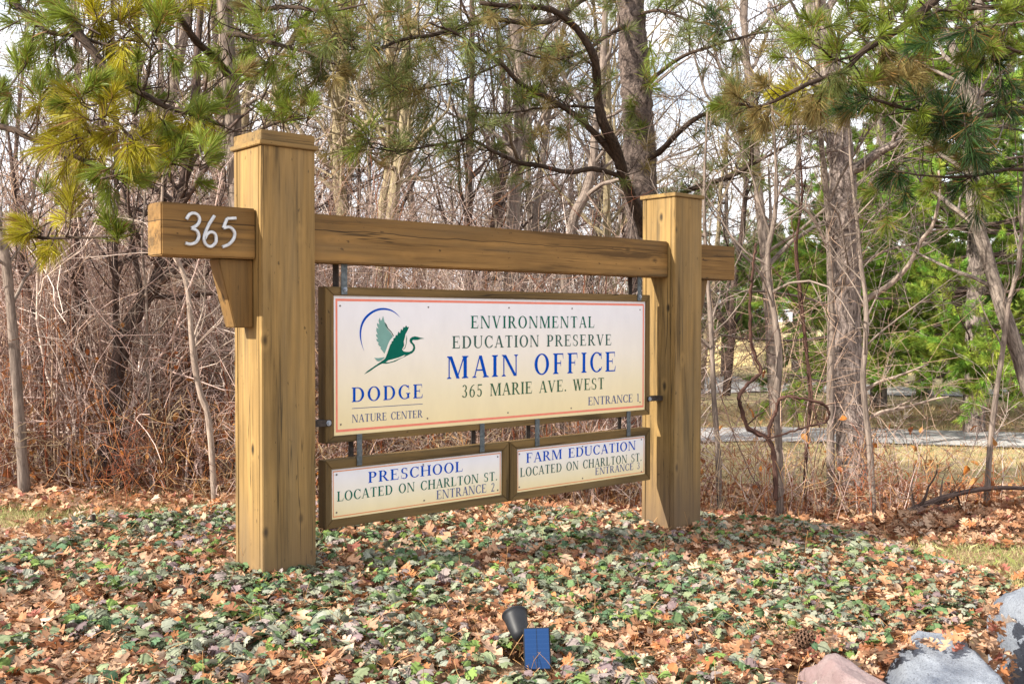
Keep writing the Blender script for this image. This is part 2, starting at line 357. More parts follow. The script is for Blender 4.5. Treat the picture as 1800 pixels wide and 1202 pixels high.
# ------------------------------------------------------------------ the wooden sign
W, L = 0.29, 3.0515
ZB, ZT, D0, D1 = 1.522, 1.7644, 0.0578, 0.2146
def post(mb, x0, z0, z1, seed):
    t = 0.034
    mb.box((x0, 0, z0), (x0+W, t, z1), 2, seed); mb.box((x0, W-t, z0), (x0+W, W, z1), 2, seed+1.3)
    mb.box((x0+.002, t+.0015, z0), (x0+t, W-t-.0015, z1), 2, seed+2.1); mb.box((x0+W-t, t+.0015, z0), (x0+W-.002, W-t-.0015, z1), 2, seed+3.7)
sign = thing("timber_sign", "tall two-post timber structure with a numbered crossbeam carrying the hanging boards", "sign", (W/2, W/2, 0))
for x0, zg, seed, caplab in ((0, -0.15, 1.0, None), (L, -0.45, 8.0, None)):
    mb = MB(); post(mb, x0, zg, 2.0662, seed); p = bevel(mb.build("post", M_post, sign), 0.004)
    c = MB()
    if x0 == 0:
        c.box((x0-.0133, -.0133, 2.0664), (x0+W+.0133, W+.0133, 2.089), 0, 4); c.box((x0, 0, 2.0892), (x0+W, W, 2.139), 0, 6)
    else:
        c.box((x0-.0133, -.0133, 2.0664), (x0+W+.0133, W+.0133, 2.092), 0, 5)
    bevel(c.build("cap", M_cap, p), 0.003)
beam = MB(); e = 0.002
beam.box((-0.4678, D0, ZB), (-e, D1, ZT), 0, 0); beam.box((W+e, D0, ZB), (L-e, D1, ZT), 0, 0); beam.box((L+W+e, D0, ZB), (L+W+.4566, D1, ZT), 0, 0)
beam = bevel(beam.build("beam", M_beam, sign), 0.006)
br = MB(); br.prism([(-0.181, ZB-.003), (-0.096, 1.193), (-0.002, 1.193), (-0.002, ZB-.003)], .088, .19, 2, 3.1); bevel(br.build("brace", M_beam, sign), 0.004)
br = MB(); br.prism([(L+W+.002, ZB-.003), (L+W+.002, 1.193), (L+W+.096, 1.193), (L+W+.181, ZB-.003)], .088, .19, 2, 5.3); bevel(br.build("brace", M_beam, sign), 0.004)
# house number: round-bar digits on the beam end
def spline(pts, n=40):
    p = np.array(pts, float); q = np.vstack([2*p[0]-p[1], p, 2*p[-1]-p[-2]]); out = []
    for s in np.linspace(0, len(p)-1-1e-6, n):
        i = int(s); t = s-i; a, b, c, d = q[i:i+4]
        out.append(0.5*(2*b+(c-a)*t+(2*a-5*b+4*c-d)*t*t+(3*b-a-3*c+d)*t**3))
    return np.array(out)
DIG = [[[(-0.352, 1.690), (-0.3383, 1.7113), (-0.3201, 1.7195), (-0.2991, 1.714), (-0.2885, 1.693), (-0.2995, 1.668), (-0.328, 1.650)], [(-0.328, 1.650), (-0.3022, 1.6397), (-0.2932, 1.614), (-0.3071, 1.5871), (-0.3345, 1.577), (-0.3571, 1.5802)]],
       [[(-0.2154, 1.7154), (-0.2447, 1.6693), (-0.2664, 1.6154), (-0.2611, 1.5826), (-0.2353, 1.5708), (-0.2098, 1.5921), (-0.2105, 1.6254), (-0.2292, 1.6386), (-0.2506, 1.6294), (-0.2628, 1.6069)]],
       [[(-0.1071, 1.711), (-0.130, 1.7085), (-0.1523, 1.706)], [(-0.1523, 1.706), (-0.162, 1.684), (-0.1716, 1.6606)], [(-0.1716, 1.6606), (-0.1401, 1.6661), (-0.1162, 1.6462), (-0.1193, 1.6147), (-0.1433, 1.5865), (-0.1768, 1.5715)]]]
for strokes in DIG:
    mb = MB(); k = 0
    for st in strokes:
        c2 = spline(st, 36); dv = np.gradient(c2, axis=0); dv /= np.linalg.norm(dv, axis=1)[:, None]; nn = np.column_stack([-dv[:, 1], dv[:, 0]])
        hw = 0.0072; y0 = D0-0.013-0.0004*k; y1 = D0-0.002; k += 1
        a = c2+nn*hw; b_ = c2-nn*hw; n = len(c2); ch = 0.003; ai = c2+nn*(hw-ch); bi = c2-nn*(hw-ch)
        rows = [np.column_stack([r[:, 0], np.full(n, yy), r[:, 1]]) for r, yy in ((a, y1), (a, y0+ch), (ai, y0), (bi, y0), (b_, y0+ch), (b_, y1))]
        v = np.stack(rows, axis=1); ii = np.arange(n*6).reshape(n, 6)
        f = np.stack([ii[:-1, :-1], ii[1:, :-1], ii[1:, 1:], ii[:-1, 1:]], axis=-1).reshape(-1, 4)
        base = mb.n; mb.add(v.reshape(-1, 3), f); mb.F.append([list(base+ii[0]), list(base+ii[-1][::-1])])
    mb.build("house_number", M_digit, beam)

# ---- serif alphabet, cap height 1
SW, TH, SL, ST = 0.16, 0.062, 0.075, 0.042
def q_(a, b, c, d): return [a, b, c, d]
def stem(x, y0=0, y1=1, w_=SW, sb=1, st=1):
    o = [[(x, y0), (x+w_, y0), (x+w_, y1), (x, y1)]]
    if sb: o += serif(x, x+w_, y0, 1)
    if st: o += serif(x, x+w_, y1, -1)
    return o
def serif(x0, x1, y, up, l=1, r=1):
    a = x0-SL*l; b = x1+SL*r; s = ST*up; k = 0.05*up
    o = [[(a, y), (b, y), (b, y+s), (a, y+s)]]
    if l: o.append([(x0+.005, y+s), (x0+.005, y+s+k), (x0-SL*.7, y+s)])
    if r: o.append([(x1-.005, y+s), (x1+SL*.7, y+s), (x1-.005, y+s+k)])
    return o
def diag(x0, y0, x1, y1, w_): return [[(x0, y0), (x0+w_, y0), (x1+w_, y1), (x1, y1)]]
def bar(x0, x1, y, t=TH): return [[(x0, y), (x1, y), (x1, y+t), (x0, y+t)]]
def arc(cx, cy, rx, ry, a0, a1, tx=SW, ty=TH, n=22):
    a = np.radians(np.linspace(a0, a1, n)); o = []
    O = np.column_stack([cx+rx*np.cos(a), cy+ry*np.sin(a)]); I = np.column_stack([cx+(rx-tx)*np.cos(a), cy+(ry-ty)*np.sin(a)])
    for i in range(n-1): o.append([tuple(O[i]), tuple(O[i+1]), tuple(I[i+1]), tuple(I[i])])
    return o
def ear(x, y, dn, l=0.16): return [[(x-.035, y), (x, y), (x, y-dn*l), (x-.014, y-dn*l)]]
GL = {
 'A': (.78, diag(.08, 0, .35, 1, .055)+diag(.60, 0, .33, 1, .15)+bar(.19, .60, .31)+serif(.08, .135, 0, 1)+serif(.60, .75, 0, 1)),
 'C': (.74, arc(.42, .5, .40, .515, 42, 318)+[[(.66, .98), (.70, .98), (.72, .66), (.69, .66)]]+[[(.66, .10), (.72, .16), (.74, .26), (.70, .26)]]),
 'D': (.80, stem(.08)+bar(.2, .38, 1-TH)+bar(.2, .38, 0)+arc(.36, .5, .42, .5, -90, 90)),
 'E': (.68, stem(.08)+bar(.2, .60, 1-TH)+bar(.2, .62, 0)+bar(.2, .46, .49)+[[(.565, .99), (.60, .99), (.61, .74), (.595, .74)]]+[[(.56, .02), (.62, .02), (.66, .28), (.64, .28)]]+[[(.44, .38), (.465, .38), (.465, .65), (.44, .65)]]),
 'F': (.62, stem(.08)+bar(.2, .58, 1-TH)+bar(.2, .45, .49)+[[(.545, .99), (.58, .99), (.59, .73), (.575, .73)]]+[[(.43, .38), (.455, .38), (.455, .65), (.43, .65)]]),
 'G': (.82, arc(.43, .5, .41, .515, 42, 300)+stem(.60, .04, .42, .14, 0, 1)+[[(.68, .98), (.71, .98), (.73, .66), (.70, .66)]]+[[(.60, .05), (.66, .10), (.66, .15), (.60, .12)]]),
 'H': (.86, stem(.08)+stem(.63)+bar(.2, .66, .49)),
 'I': (.31, stem(.08)),
 'L': (.64, stem(.08)+bar(.2, .60, 0)+[[(.55, .02), (.61, .02), (.65, .30), (.63, .30)]]),
 'M': (1.02, stem(.085, w_=.055)+stem(.80)+diag(.46, 0, .10, 1, .15)+diag(.46, 0, .80, 1, .055)),
 'N': (.86, stem(.08, w_=.055)+stem(.72, w_=.055, sb=0)+diag(.63, 0, .07, 1, .15)),
 'O': (.84, arc(.42, .5, .40, .515, 0, 360, n=40)),
 'P': (.66, stem(.08)+bar(.2, .36, 1-TH)+bar(.2, .36, .44)+arc(.34, .72, .29, .28, -90, 90)),
 'R': (.78, stem(.08)+bar(.2, .36, 1-TH)+bar(.2, .36, .46)+arc(.34, .73, .28, .27, -90, 90)+diag(.60, 0, .30, .48, .15)+serif(.62, .73, 0, 1, 0, 1)),
 'S': (.60, arc(.30, .745, .245, .268, 40, 270, .13, .055)+arc(.30, .25, .26, .268, -140, 90, .13, .055)+[[(.20, .60), (.30, .48), (.42, .40), (.33, .53)]]+[[(.47, .98), (.505, .98), (.515, .70), (.49, .70)]]+[[(.05, .03), (.085, .03), (.07, .32), (.045, .32)]]),
 'T': (.72, stem(.29, st=0)+bar(.04, .68, 1-TH)+[[(.04, .99), (.075, .99), (.045, .72), (.03, .72)]]+[[(.645, .99), (.68, .99), (.69, .72), (.675, .72)]]),
 'U': (.82, stem(.08, .32, 1, sb=0)+stem(.68, .32, 1, .055, sb=0)+arc(.4075, .33, .3275, .345, 180, 300, .145, .06)+arc(.4075, .33, .3275, .345, 300, 360, .055, .06)),
 'V': (.78, diag(.32, 0, .06, 1, .15)+diag(.36, 0, .64, 1, .055)+serif(.06, .21, 1, -1)+serif(.64, .695, 1, -1)),
 'W': (1.08, diag(.26, 0, .05, 1, .14)+diag(.30, 0, .48, 1, .055)+diag(.65, 0, .44, 1, .14)+diag(.70, 0, .93, 1, .055)+serif(.05, .19, 1, -1)+serif(.44, .58, 1, -1)+serif(.93, .985, 1, -1)),
 '.': (.24, arc(.12, .075, .075, .08, 0, 360, .0749, .0799, 14)),
 '1': (.46, stem(.16, w_=.12, st=0)+[[(.05, .86), (.16, .90), (.16, 1.0), (.06, .92)]]),
 '2': (.56, arc(.27, .74, .22, .265, -25, 165, .12, .06)+diag(.05, .03, .36, .62, .10)+bar(.04, .50, 0, .10)),
 '3': (.54, arc(.25, .76, .20, .245, -90, 155, .11, .06)+arc(.24, .27, .235, .28, -155, 90, .12, .06)),
 '5': (.54, bar(.12, .48, .90, .10)+[[(.10, .50), (.145, .50), (.175, .95), (.13, .95)]]+arc(.24, .31, .235, .32, -150, 120, .12, .06)),
 '6': (.56, arc(.28, .31, .235, .32, 0, 360, .11, .055, 30)+arc(.50, .34, .455, .66, 95, 178, .11, .06)),
 ' ': (.46, []),
}
def text(parent, s, x0, x1, z0, cap, yface, mat, track=0.10, label=None):
    adv = []; x = 0; o = None
    for i, ch in enumerate(s):
        adv.append(x); x += GL[ch][0] + (track if i < len(s)-1 else 0)
    k = (x1-x0)/(x-0.04); mb = MB(); j = 0
    for ch, a in zip(s, adv):
        if ch == ' ' and mb.n: o = mb.build("lettering", mat, parent, label=label); mb = MB(); continue      # one mesh for each word
        for p in GL[ch][1]:
            p = np.array(p, float); ar = 0.5*np.sum(p[:, 0]*np.roll(p[:, 1], -1)-np.roll(p[:, 0], -1)*p[:, 1])
            if ar < 0: p = p[::-1]
            y = yface-0.0006-0.00003*(j % 24); j += 1
            v = np.column_stack([x0+(a+p[:, 0]-.02)*k, np.full(len(p), y), z0+p[:, 1]*cap]); base = mb.n
            mb.V.append(v); mb.G.append(v); mb.T.append(np.ones((len(v), 3))); mb.F.append([list(range(base, base+len(v)))]); mb.n += len(v)
    return mb.build("lettering", mat, parent, label=label)
def flat(parent, name, poly, y, mat, label=None):
    mb = MB(); p = np.array(poly, float)
    if 0.5*np.sum(p[:, 0]*np.roll(p[:, 1], -1)-np.roll(p[:, 0], -1)*p[:, 1]) < 0: p = p[::-1]
    v = np.column_stack([p[:, 0], np.full(len(p), y), p[:, 1]]); mb.add(v, []) ; mb.F = [[list(range(len(p)))]]
    o = mb.build(name, mat, parent, label=label)
    bm = bmesh.new(); bm.from_mesh(o.data); bmesh.ops.triangulate(bm, faces=bm.faces[:], ngon_method='EAR_CLIP'); bm.to_mesh(o.data); bm.free()
    return o
FY, PF, PB = 0.122, 0.11, 0.1836     # face plane, frame front, frame back
def panel(name, label, x0, x1, z0, z1, fx0, fx1, fz0, fz1, b0, b1, bmat):
    t = thing(name, label, "sign board", ((x0+x1)/2, (PF+PB)/2, z0))
    f = MB(); g = 0.0006     # mitred frame members
    f.prism([(x0, z1), (fx0, fz1), (fx1, fz1), (x1, z1)][::-1][::-1], PF, PB, 0, 1.1)
    f.prism([(x0, z0), (x1, z0), (fx1, fz0), (fx0, fz0)], PF, PB, 0, 2.2)
    f.prism([(x0, z0+g), (fx0-g, fz0+g), (fx0-g, fz1-g), (x0, z1-g)], PF+.0005, PB-.0005, 2, 3.3)
    f.prism([(x1, z0+g), (x1, z1-g), (fx1+g, fz1-g), (fx1+g, fz0+g)], PF+.0005, PB-.0005, 2, 4.4)
    bm_ = f.build("frame", M_frame, t); bm = bmesh.new(); bm.from_mesh(bm_.data); bmesh.ops.recalc_face_normals(bm, faces=bm.faces[:]); bm.to_mesh(bm_.data); bm.free(); bevel(bm_, 0.003)
    s = MB(); s.box((fx0-.006, FY, fz0-.006), (fx1+.006, FY+.02, fz1+.006), 0)
    for i in range(len(s.G)): s.G[i] = s.V[i].copy()
    face = s.build("sign_face", face_mat(name+"_print", fz0, fz1), t)
    xa, xb, za, zb = b0; wd = b1; yb = FY-.0005; mb = MB()     # printed border line
    for q in ([(xa, za), (xb, za), (xb, za+wd), (xa, za+wd)], [(xa, zb-wd), (xb, zb-wd), (xb, zb), (xa, zb)], [(xa, za+wd), (xa+wd*.9, za+wd), (xa+wd*.9, zb-wd), (xa, zb-wd)], [(xb-wd*.9, za+wd), (xb, za+wd), (xb, zb-wd), (xb-wd*.9, zb-wd)]):
        mb.add([(x, yb, z) for x, z in q], [[0, 1, 2, 3]])
    mb.build("border_line", bmat, face)
    return t, face
def screws(face, pts, r=0.0052):
    for x, z in pts:
        a = np.arange(12)*2*math.pi/12; mb = MB()
        v = np.vstack([np.column_stack([x+r*np.cos(a), np.full(12, FY-.0001), z+r*np.sin(a)]), np.column_stack([x+r*.75*np.cos(a), np.full(12, FY-.003), z+r*.75*np.sin(a)])])
        mb.add(v, [[i, (i+1) % 12, (i+1) % 12+12, i+12] for i in range(12)]); mb.F.append([list(range(12, 24))]); mb.build("screw", M_screw, face)
def bolt(parent, x, y, z, r=0.012):
    a = np.arange(14)*2*math.pi/14; ah = np.arange(6)*math.pi/3; mb = MB()
    v = np.vstack([np.column_stack([x+r*np.cos(a), np.full(14, y), z+r*np.sin(a)]), np.column_stack([x+r*np.cos(a), np.full(14, y-.003), z+r*np.sin(a)])])
    mb.add(v, [[i, (i+1) % 14, (i+1) % 14+14, i+14] for i in range(14)]); mb.F.append([list(range(14, 28))])
    base = mb.n; r2 = r*.66
    v = np.vstack([np.column_stack([x+r2*np.cos(ah), np.full(6, y-.003), z+r2*np.sin(ah)]), np.column_stack([x+r2*.9*np.cos(ah), np.full(6, y-.010), z+r2*.9*np.sin(ah)])])
    mb.add(v, [[i, (i+1) % 6, (i+1) % 6+6, i+6] for i in range(6)]); mb.F.append([[base+6+i for i in range(6)]])
    return mb.build("bolt", M_bolt, parent)
ZO = 0.3004
main_b, mf = panel("sign_board", "large framed main office board with flying heron emblem, hung from the beam", .4122, 2.9297, .2949+ZO, 1.1018+ZO, .4655, 2.8895, .3304+ZO, 1.0569+ZO, (.4805, 2.8785, .6485, 1.3415), .0125, M_coral)
text(mf, "ENVIRONMENTAL", 1.3825, 2.3977, 1.184, .0718, FY, M_green, .16)
text(mf, "EDUCATION PRESERVE", 1.2469, 2.5598, 1.070, .0705, FY, M_dgreen, .15)
text(mf, "MAIN OFFICE", 1.2097, 2.6026, .8988, .1274, FY, M_blue, .20)
text(mf, "365 MARIE AVE. WEST", 1.3155, 2.493, .7876, .0725, FY, M_olive, .10)
text(mf, "ENTRANCE 1", 2.3461, 2.8366, .6890, .0520, FY, M_slate, .06)
text(mf, "DODGE", .579, 1.0383, .8005, .0765, FY, M_blue, .18)
text(mf, "NATURE CENTER", .5795, 1.0361, .6925, .0415, FY, M_slate, .07)
mb = MB(); mb.add([(x, FY-.0006, z) for x, z in ((.5788, .7652), (1.0376, .7652), (1.0376, .7686), (.5788, .7686))], [[0, 1, 2, 3]]); mb.build("rule_line", M_slate, mf)
# emblem: crescent and flying heron
def sp2(pts, n): return spline(pts, n)
ao = [(0.6563, 1.0633), (0.6357, 1.1106), (0.6268, 1.1596), (0.6343, 1.205), (0.6567, 1.2435), (0.6943, 1.2732), (0.7363, 1.2905), (0.7788, 1.2958), (0.8217, 1.289), (0.8607, 1.2693), (0.8894, 1.2428)]
ai = [(0.6563, 1.0633), (0.6407, 1.1105), (0.6367, 1.1595), (0.6458, 1.2015), (0.6675, 1.2351), (0.7026, 1.2634), (0.7405, 1.2799), (0.7788, 1.2851), (0.82, 1.2812), (0.858, 1.2657), (0.8894, 1.2428)]
o_ = sp2(ao, 40); i_ = sp2(ai, 40); mb = MB(); v = np.vstack([np.column_stack([q[:, 0], np.full(40, FY-.0006), q[:, 1]]) for q in (o_, i_)])
mb.add(v, [[i, i+40, i+41, i+1] for i in range(39)]); mb.build("crescent_emblem", M_blue, mf)
wingback = [(0.7762, 1.2531), (0.7846, 1.2211), (0.7897, 1.2012), (0.8043, 1.1797), (0.8258, 1.1617), (0.8387, 1.1401), (0.8283, 1.1309), (0.8171, 1.1189), (0.8058, 1.0976), (0.7955, 1.0728), (0.7843, 1.0502), (0.7698, 1.0661), (0.7571, 1.0805), (0.763, 1.0847), (0.7486, 1.0935), (0.7419, 1.1056), (0.7486, 1.1091), (0.736, 1.1177), (0.7309, 1.1291), (0.7428, 1.1318), (0.7335, 1.1411), (0.7293, 1.1546), (0.7411, 1.1545), (0.7319, 1.173), (0.7327, 1.1907), (0.7463, 1.1835), (0.7361, 1.2048), (0.737, 1.2155), (0.7514, 1.2069), (0.7464, 1.2282), (0.7532, 1.2438), (0.7616, 1.2261), (0.7685, 1.2353)]
heron = [(0.6543, 0.9433), (0.6726, 0.9589), (0.7019, 0.9756), (0.7357, 0.9937), (0.7697, 1.0127), (0.7868, 1.023), (0.7937, 1.0335), (0.8023, 1.0512), (0.8109, 1.0725), (0.8213, 1.0974), (0.8317, 1.108), (0.83, 1.1151), (0.8404, 1.1186), (0.843, 1.1329), (0.8526, 1.135), (0.8587, 1.1507), (0.8674, 1.1471), (0.8753, 1.1686), (0.8849, 1.1592), (0.8929, 1.1829), (0.9016, 1.1756), (0.9087, 1.1937), (0.9175, 1.19), (0.9264, 1.2023), (0.9334, 1.1921), (0.9459, 1.1936), (0.9387, 1.1791), (0.9298, 1.1646), (0.9219, 1.1538), (0.9174, 1.1358), (0.9103, 1.1141), (0.9129, 1.0924), (0.8997, 1.0709), (0.9085, 1.0614), (0.9261, 1.0574), (0.9483, 1.057), (0.9662, 1.0639), (0.9751, 1.0805), (0.9689, 1.0952), (0.9546, 1.1063), (0.9493, 1.1173), (0.9529, 1.1296), (0.9663, 1.1382), (0.9842, 1.1417), (1.0021, 1.1393), (1.0175, 1.1348), (1.0519, 1.1293), (1.0229, 1.1267), (1.0048, 1.1217), (0.9868, 1.1212), (0.9725, 1.1221), (0.9662, 1.1149), (0.9725, 1.1061), (0.9841, 1.095), (0.9886, 1.0767), (0.9814, 1.0607), (0.9661, 1.0494), (0.9438, 1.0411), (0.9173, 1.0308), (0.8908, 1.022), (0.8558, 1.007), (0.8255, 1.0006), (0.7953, 0.9964), (0.7697, 0.9978), (0.7484, 0.9898), (0.7188, 0.9751), (0.6893, 0.9583), (0.6643, 0.9472)]
hb = flat(mf, "heron_emblem", heron, FY-.0008, M_green)
flat(hb, "raised_wing", wingback, FY-.0006, M_pale)
flat(hb, "wing_edge", [(0.7897, 1.2012), (0.8043, 1.1833), (0.8284, 1.1639), (0.8404, 1.1423), (0.8457, 1.1451), (0.8301, 1.1689), (0.8086, 1.1868), (0.7975, 1.2083), (0.7846, 1.2211)], FY-.0010, M_dgreen)
flat(hb, "trailing_foot", [(0.7172, 1.0296), (0.7442, 1.0276), (0.7825, 1.0317), (0.7851, 1.0287), (0.7654, 1.015), (0.7484, 1.0097), (0.7315, 1.0137), (0.7357, 1.0171), (0.7231, 1.021), (0.7273, 1.023)], FY-.0010, M_pale)
M_cream = plain("cream_print", (0.78, 0.74, 0.64), 0.5, var=0.04)
flat(hb, "belly_line", [(0.791, 1.0029), (0.8082, 1.0139), (0.8385, 1.0196), (0.8733, 1.0267), (0.9084, 1.0382), (0.9217, 1.0416), (0.9084, 1.0303), (0.8733, 1.0195), (0.8385, 1.0089), (0.8125, 1.0038)], FY-.0012, M_cream)
flat(hb, "wing_stripe", [(0.9217, 1.1500), (0.926, 1.1320), (0.9242, 1.1067), (0.9173, 1.0865), (0.9097, 1.0772), (0.9092, 1.0802), (0.9149, 1.096), (0.9210, 1.114), (0.9198, 1.1357)], FY-.0012, M_cream)
flat(hb, "wing_outline", [(0.930, 1.150), (0.932, 1.128), (0.929, 1.104), (0.920, 1.079), (0.9067, 1.069), (0.9067, 1.0722), (0.9173, 1.0815), (0.9262, 1.1067), (0.928, 1.132)], FY-.0013, M_green)
screws(mf, [(1.6736, 1.3044), (2.2004, 1.3052), (2.8389, 1.3023), (1.6663, .6816), (2.1943, .6794), (2.842, .6834), (.5085, 1.3046), (1.0779, 1.3027), (.511, .6875), (1.0713, .6846)])
def strap(parent, x0, x1, z0, z1, front=True):
    mb = MB(); y = PF-.0075 if front else PB+.001
    mb.box((x0, y, z0), (x1, y+.0065, z1), 2); return bevel(mb.build("hanger_strap", M_galv if front else M_rust, parent), 0.0012, 1)
for a, b_ in ((.505, .541), (2.797, 2.832)):
    s_ = strap(main_b, a, b_, 1.362, ZB-.001); strap(main_b, a, b_, 1.362, ZB-.001, False); bolt(s_, (a+b_)/2+.004, PF-.0076, 1.389)
for x, sg in ((.4122, -1), (2.9297, 1)):      # side clips bearing on the posts
    mb = MB(); x2 = W+.001 if sg < 0 else L-.001
    mb.box((min(x-sg*.03, x2), PF-.0095, .686), (max(x-sg*.03, x2), PF-.002, .718), 0); mb.box((min(x, x2)+.001, PF-.001, .686), (max(x, x2)-.001, PB-.02, .718), 0)
    c_ = mb.build("side_clip", M_rust, main_b); bolt(c_, x-sg*.013, PF-.0096, .702, .014)
for args in (("sign_board", "smaller framed board reading PRESCHOOL, hung beneath the main board", .4103, 1.6646, -.1467+ZO, .2058+ZO, .4517, 1.6149, -.1027+ZO, .1577+ZO, (.4615, 1.6075, .2075, .4480), .0055, M_orange, ((.598, .630), (1.437, 1.470))),
             ("sign_board", "smaller framed board reading FARM EDUCATION, hung beneath the main board", 1.6723, 2.9385, -.1467+ZO, .2058+ZO, 1.7338, 2.8928, -.1027+ZO, .1577+ZO, (1.743, 2.885, .2075, .4480), .0055, M_orange, ((1.872, 1.907), (2.695, 2.730)))):
    t_, f_ = panel(*args[:13])
    for a, b_ in args[13]: strap(t_, a, b_, .466, .632); strap(t_, a, b_, .466, .632, False)
    if args[2] < 1:
        text(f_, "PRESCHOOL", .680, 1.3197, .365, .0585, FY, M_blue, .12); text(f_, "LOCATED ON CHARLTON ST.", .4877, 1.5828, .288, .0515, FY, M_green, .10); text(f_, "ENTRANCE 2", 1.134, 1.5631, .2253, .050, FY, M_slate, .08)
        screws(f_, [(.4845, .4282), (1.0415, .43), (1.5858, .4264), (.4839, .2311), (1.048, .2295), (1.586, .2291)])
    else:
        text(f_, "FARM EDUCATION", 1.8137, 2.798, .368, .0600, FY, M_blue, .10); text(f_, "LOCATED ON CHARLTON ST.", 1.7645, 2.8595, .288, .0540, FY, M_dgreen, .10); text(f_, "ENTRANCE 3", 2.4132, 2.842, .2363, .0452, FY, M_slate, .08)
        screws(f_, [(1.7565, .427), (2.2964, .4297), (2.8569, .4323), (1.7567, .2283), (2.297, .2271), (2.858, .2168)])

# ------------------------------------------------------------------ growth helpers
def unit(a): return a/(np.linalg.norm(a, axis=-1, keepdims=True)+1e-12)
def grow(rng, start, dirs, length, k=5, wob=0.25, lift=0.0):
    """(n,k,3) wandering polylines"""
    n = len(start); P = np.empty((n, k, 3)); P[:, 0] = start; d = unit(dirs); step = (np.asarray(length)/(k-1)).reshape(-1, 1)
    for i in range(1, k):
        d = unit(d + rng.normal(0, wob, (n, 3)) + np.array([0, 0, lift])); P[:, i] = P[:, i-1]+d*step
    return P
def kids(rng, P, R, n, t0=0.25, t1=1.0, ang=(35, 70), flat_=1.0):
    """pick n starting points on polylines P with outgoing directions"""
    N_, k, _ = P.shape
    seg = np.linalg.norm(np.diff(P, axis=1), axis=2).sum(1); i = rng.choice(N_, n, p=seg/seg.sum()); t = rng.uniform(t0, t1, n)*(k-1); j = np.minimum(t.astype(int), k-2); f = (t-j)[:, None]
    s = P[i, j]*(1-f)+P[i, j+1]*f; r = R[i, j]*(1-f[:, 0])+R[i, j+1]*f[:, 0]; d = unit(P[i, j+1]-P[i, j])
    q = rng.normal(0, 1, (n, 3)); q[:, 2] *= flat_; q = unit(q - (q*d).sum(1, keepdims=True)*d); a = np.radians(rng.uniform(*ang, n))[:, None]
    return s, unit(d*np.cos(a)+q*np.sin(a)), r, seg[i], i
def taper(r0, k, end=0.25): return np.asarray(r0)[:, None]*np.linspace(1, end, k)[None, :]
def bare_crown(rng, mb, P, R, n1=16, l1=(.25, .5), t0=.3, n2=6, n3=6, lift=.10, ang=(30, 65), rmin=0.0022, wob=.2, flat_=1.0):
    s, d, r, ln, _ = kids(rng, P, R, n1, t0, .98, ang, flat_); l = ln*rng.uniform(*l1, n1); P1 = grow(rng, s, d, l, 7, wob, lift); R1 = taper(np.maximum(r*rng.uniform(.35, .6, n1), rmin*2), 7, .2); R1 = np.maximum(R1, rmin); mb.tubes(P1, R1, 5)
    m2 = n1*n2; s, d, r, ln, _ = kids(rng, P1, R1, m2, .2, 1, (30, 70), flat_); l = ln*rng.uniform(.25, .6, m2); P2 = grow(rng, s, d, l, 5, wob, lift*.6); R2 = np.maximum(taper(r*.6, 5, .35), rmin); mb.tubes(P2, R2, 3)
    if n3:
        m3 = m2*n3; s, d, r, ln, _ = kids(rng, P2, R2, m3, .15, 1, (30, 70), flat_); l = ln*rng.uniform(.25, .6, m3); P3 = grow(rng, s, d, l, 4, wob*.9, lift*.5); mb.tubes(P3, np.maximum(taper(r*.55, 4, .5), rmin*.85), 3)
def poly(pts, n):
    p = np.array(pts, float); return spline(p, n)

M_bark_pine = bark("pine_bark", np.array([.045, .034, .030]), np.array([.20, .152, .128]), (24, 30, 30), 1.0, .03)
M_limb = bark("pine_limb_bark", np.array([.022, .016, .012]), np.array([.085, .058, .042]), (20, 60, 60), .8, .01)
M_grey = bark("grey_bark", np.array([.10, .078, .065]), np.array([.29, .23, .19]), (6, 50, 50), .8, .015)
M_mid = bark("grey_brown_bark", np.array([.08, .065, .055]), np.array([.34, .28, .235]), (8, 40, 40), .9, .015)
M_dark = bark("dark_bark", np.array([.035, .026, .024]), np.array([.16, .11, .09]), (7, 40, 40), 1.0, .02)
M_pale_b = bark("pale_sapling_bark", np.array([.17, .125, .10]), np.array([.43, .345, .28]), (8, 60, 60), .5, .006)
M_yel = bark("lichen_bark", np.array([.13, .10, .06]), np.array([.38, .31, .19]), (6, 46, 46), .9, .015)
M_red = bark("reddish_vine_bark", np.array([.03, .016, .013]), np.array([.115, .06, .045]), (8, 60, 60), .6, .006)
M_rough = bark("furrowed_bark", np.array([.06, .047, .042]), np.array([.42, .34, .30]), (7, 26, 26), 1.0, .05)
M_needle = tinted("pine_needles", .35, .5, .3, 8, .25)
M_twig = tinted("twigs", 0.0, .85, .1, 6, .25)
M_litter = tinted("fallen_leaves", .25, .7, .25, 70, .35)
M_cover = tinted("cover_leaves", .2, .8, .12, 60, .3)
M_grass = tinted("grass_blades", .3, .7, .15, 10, .2)

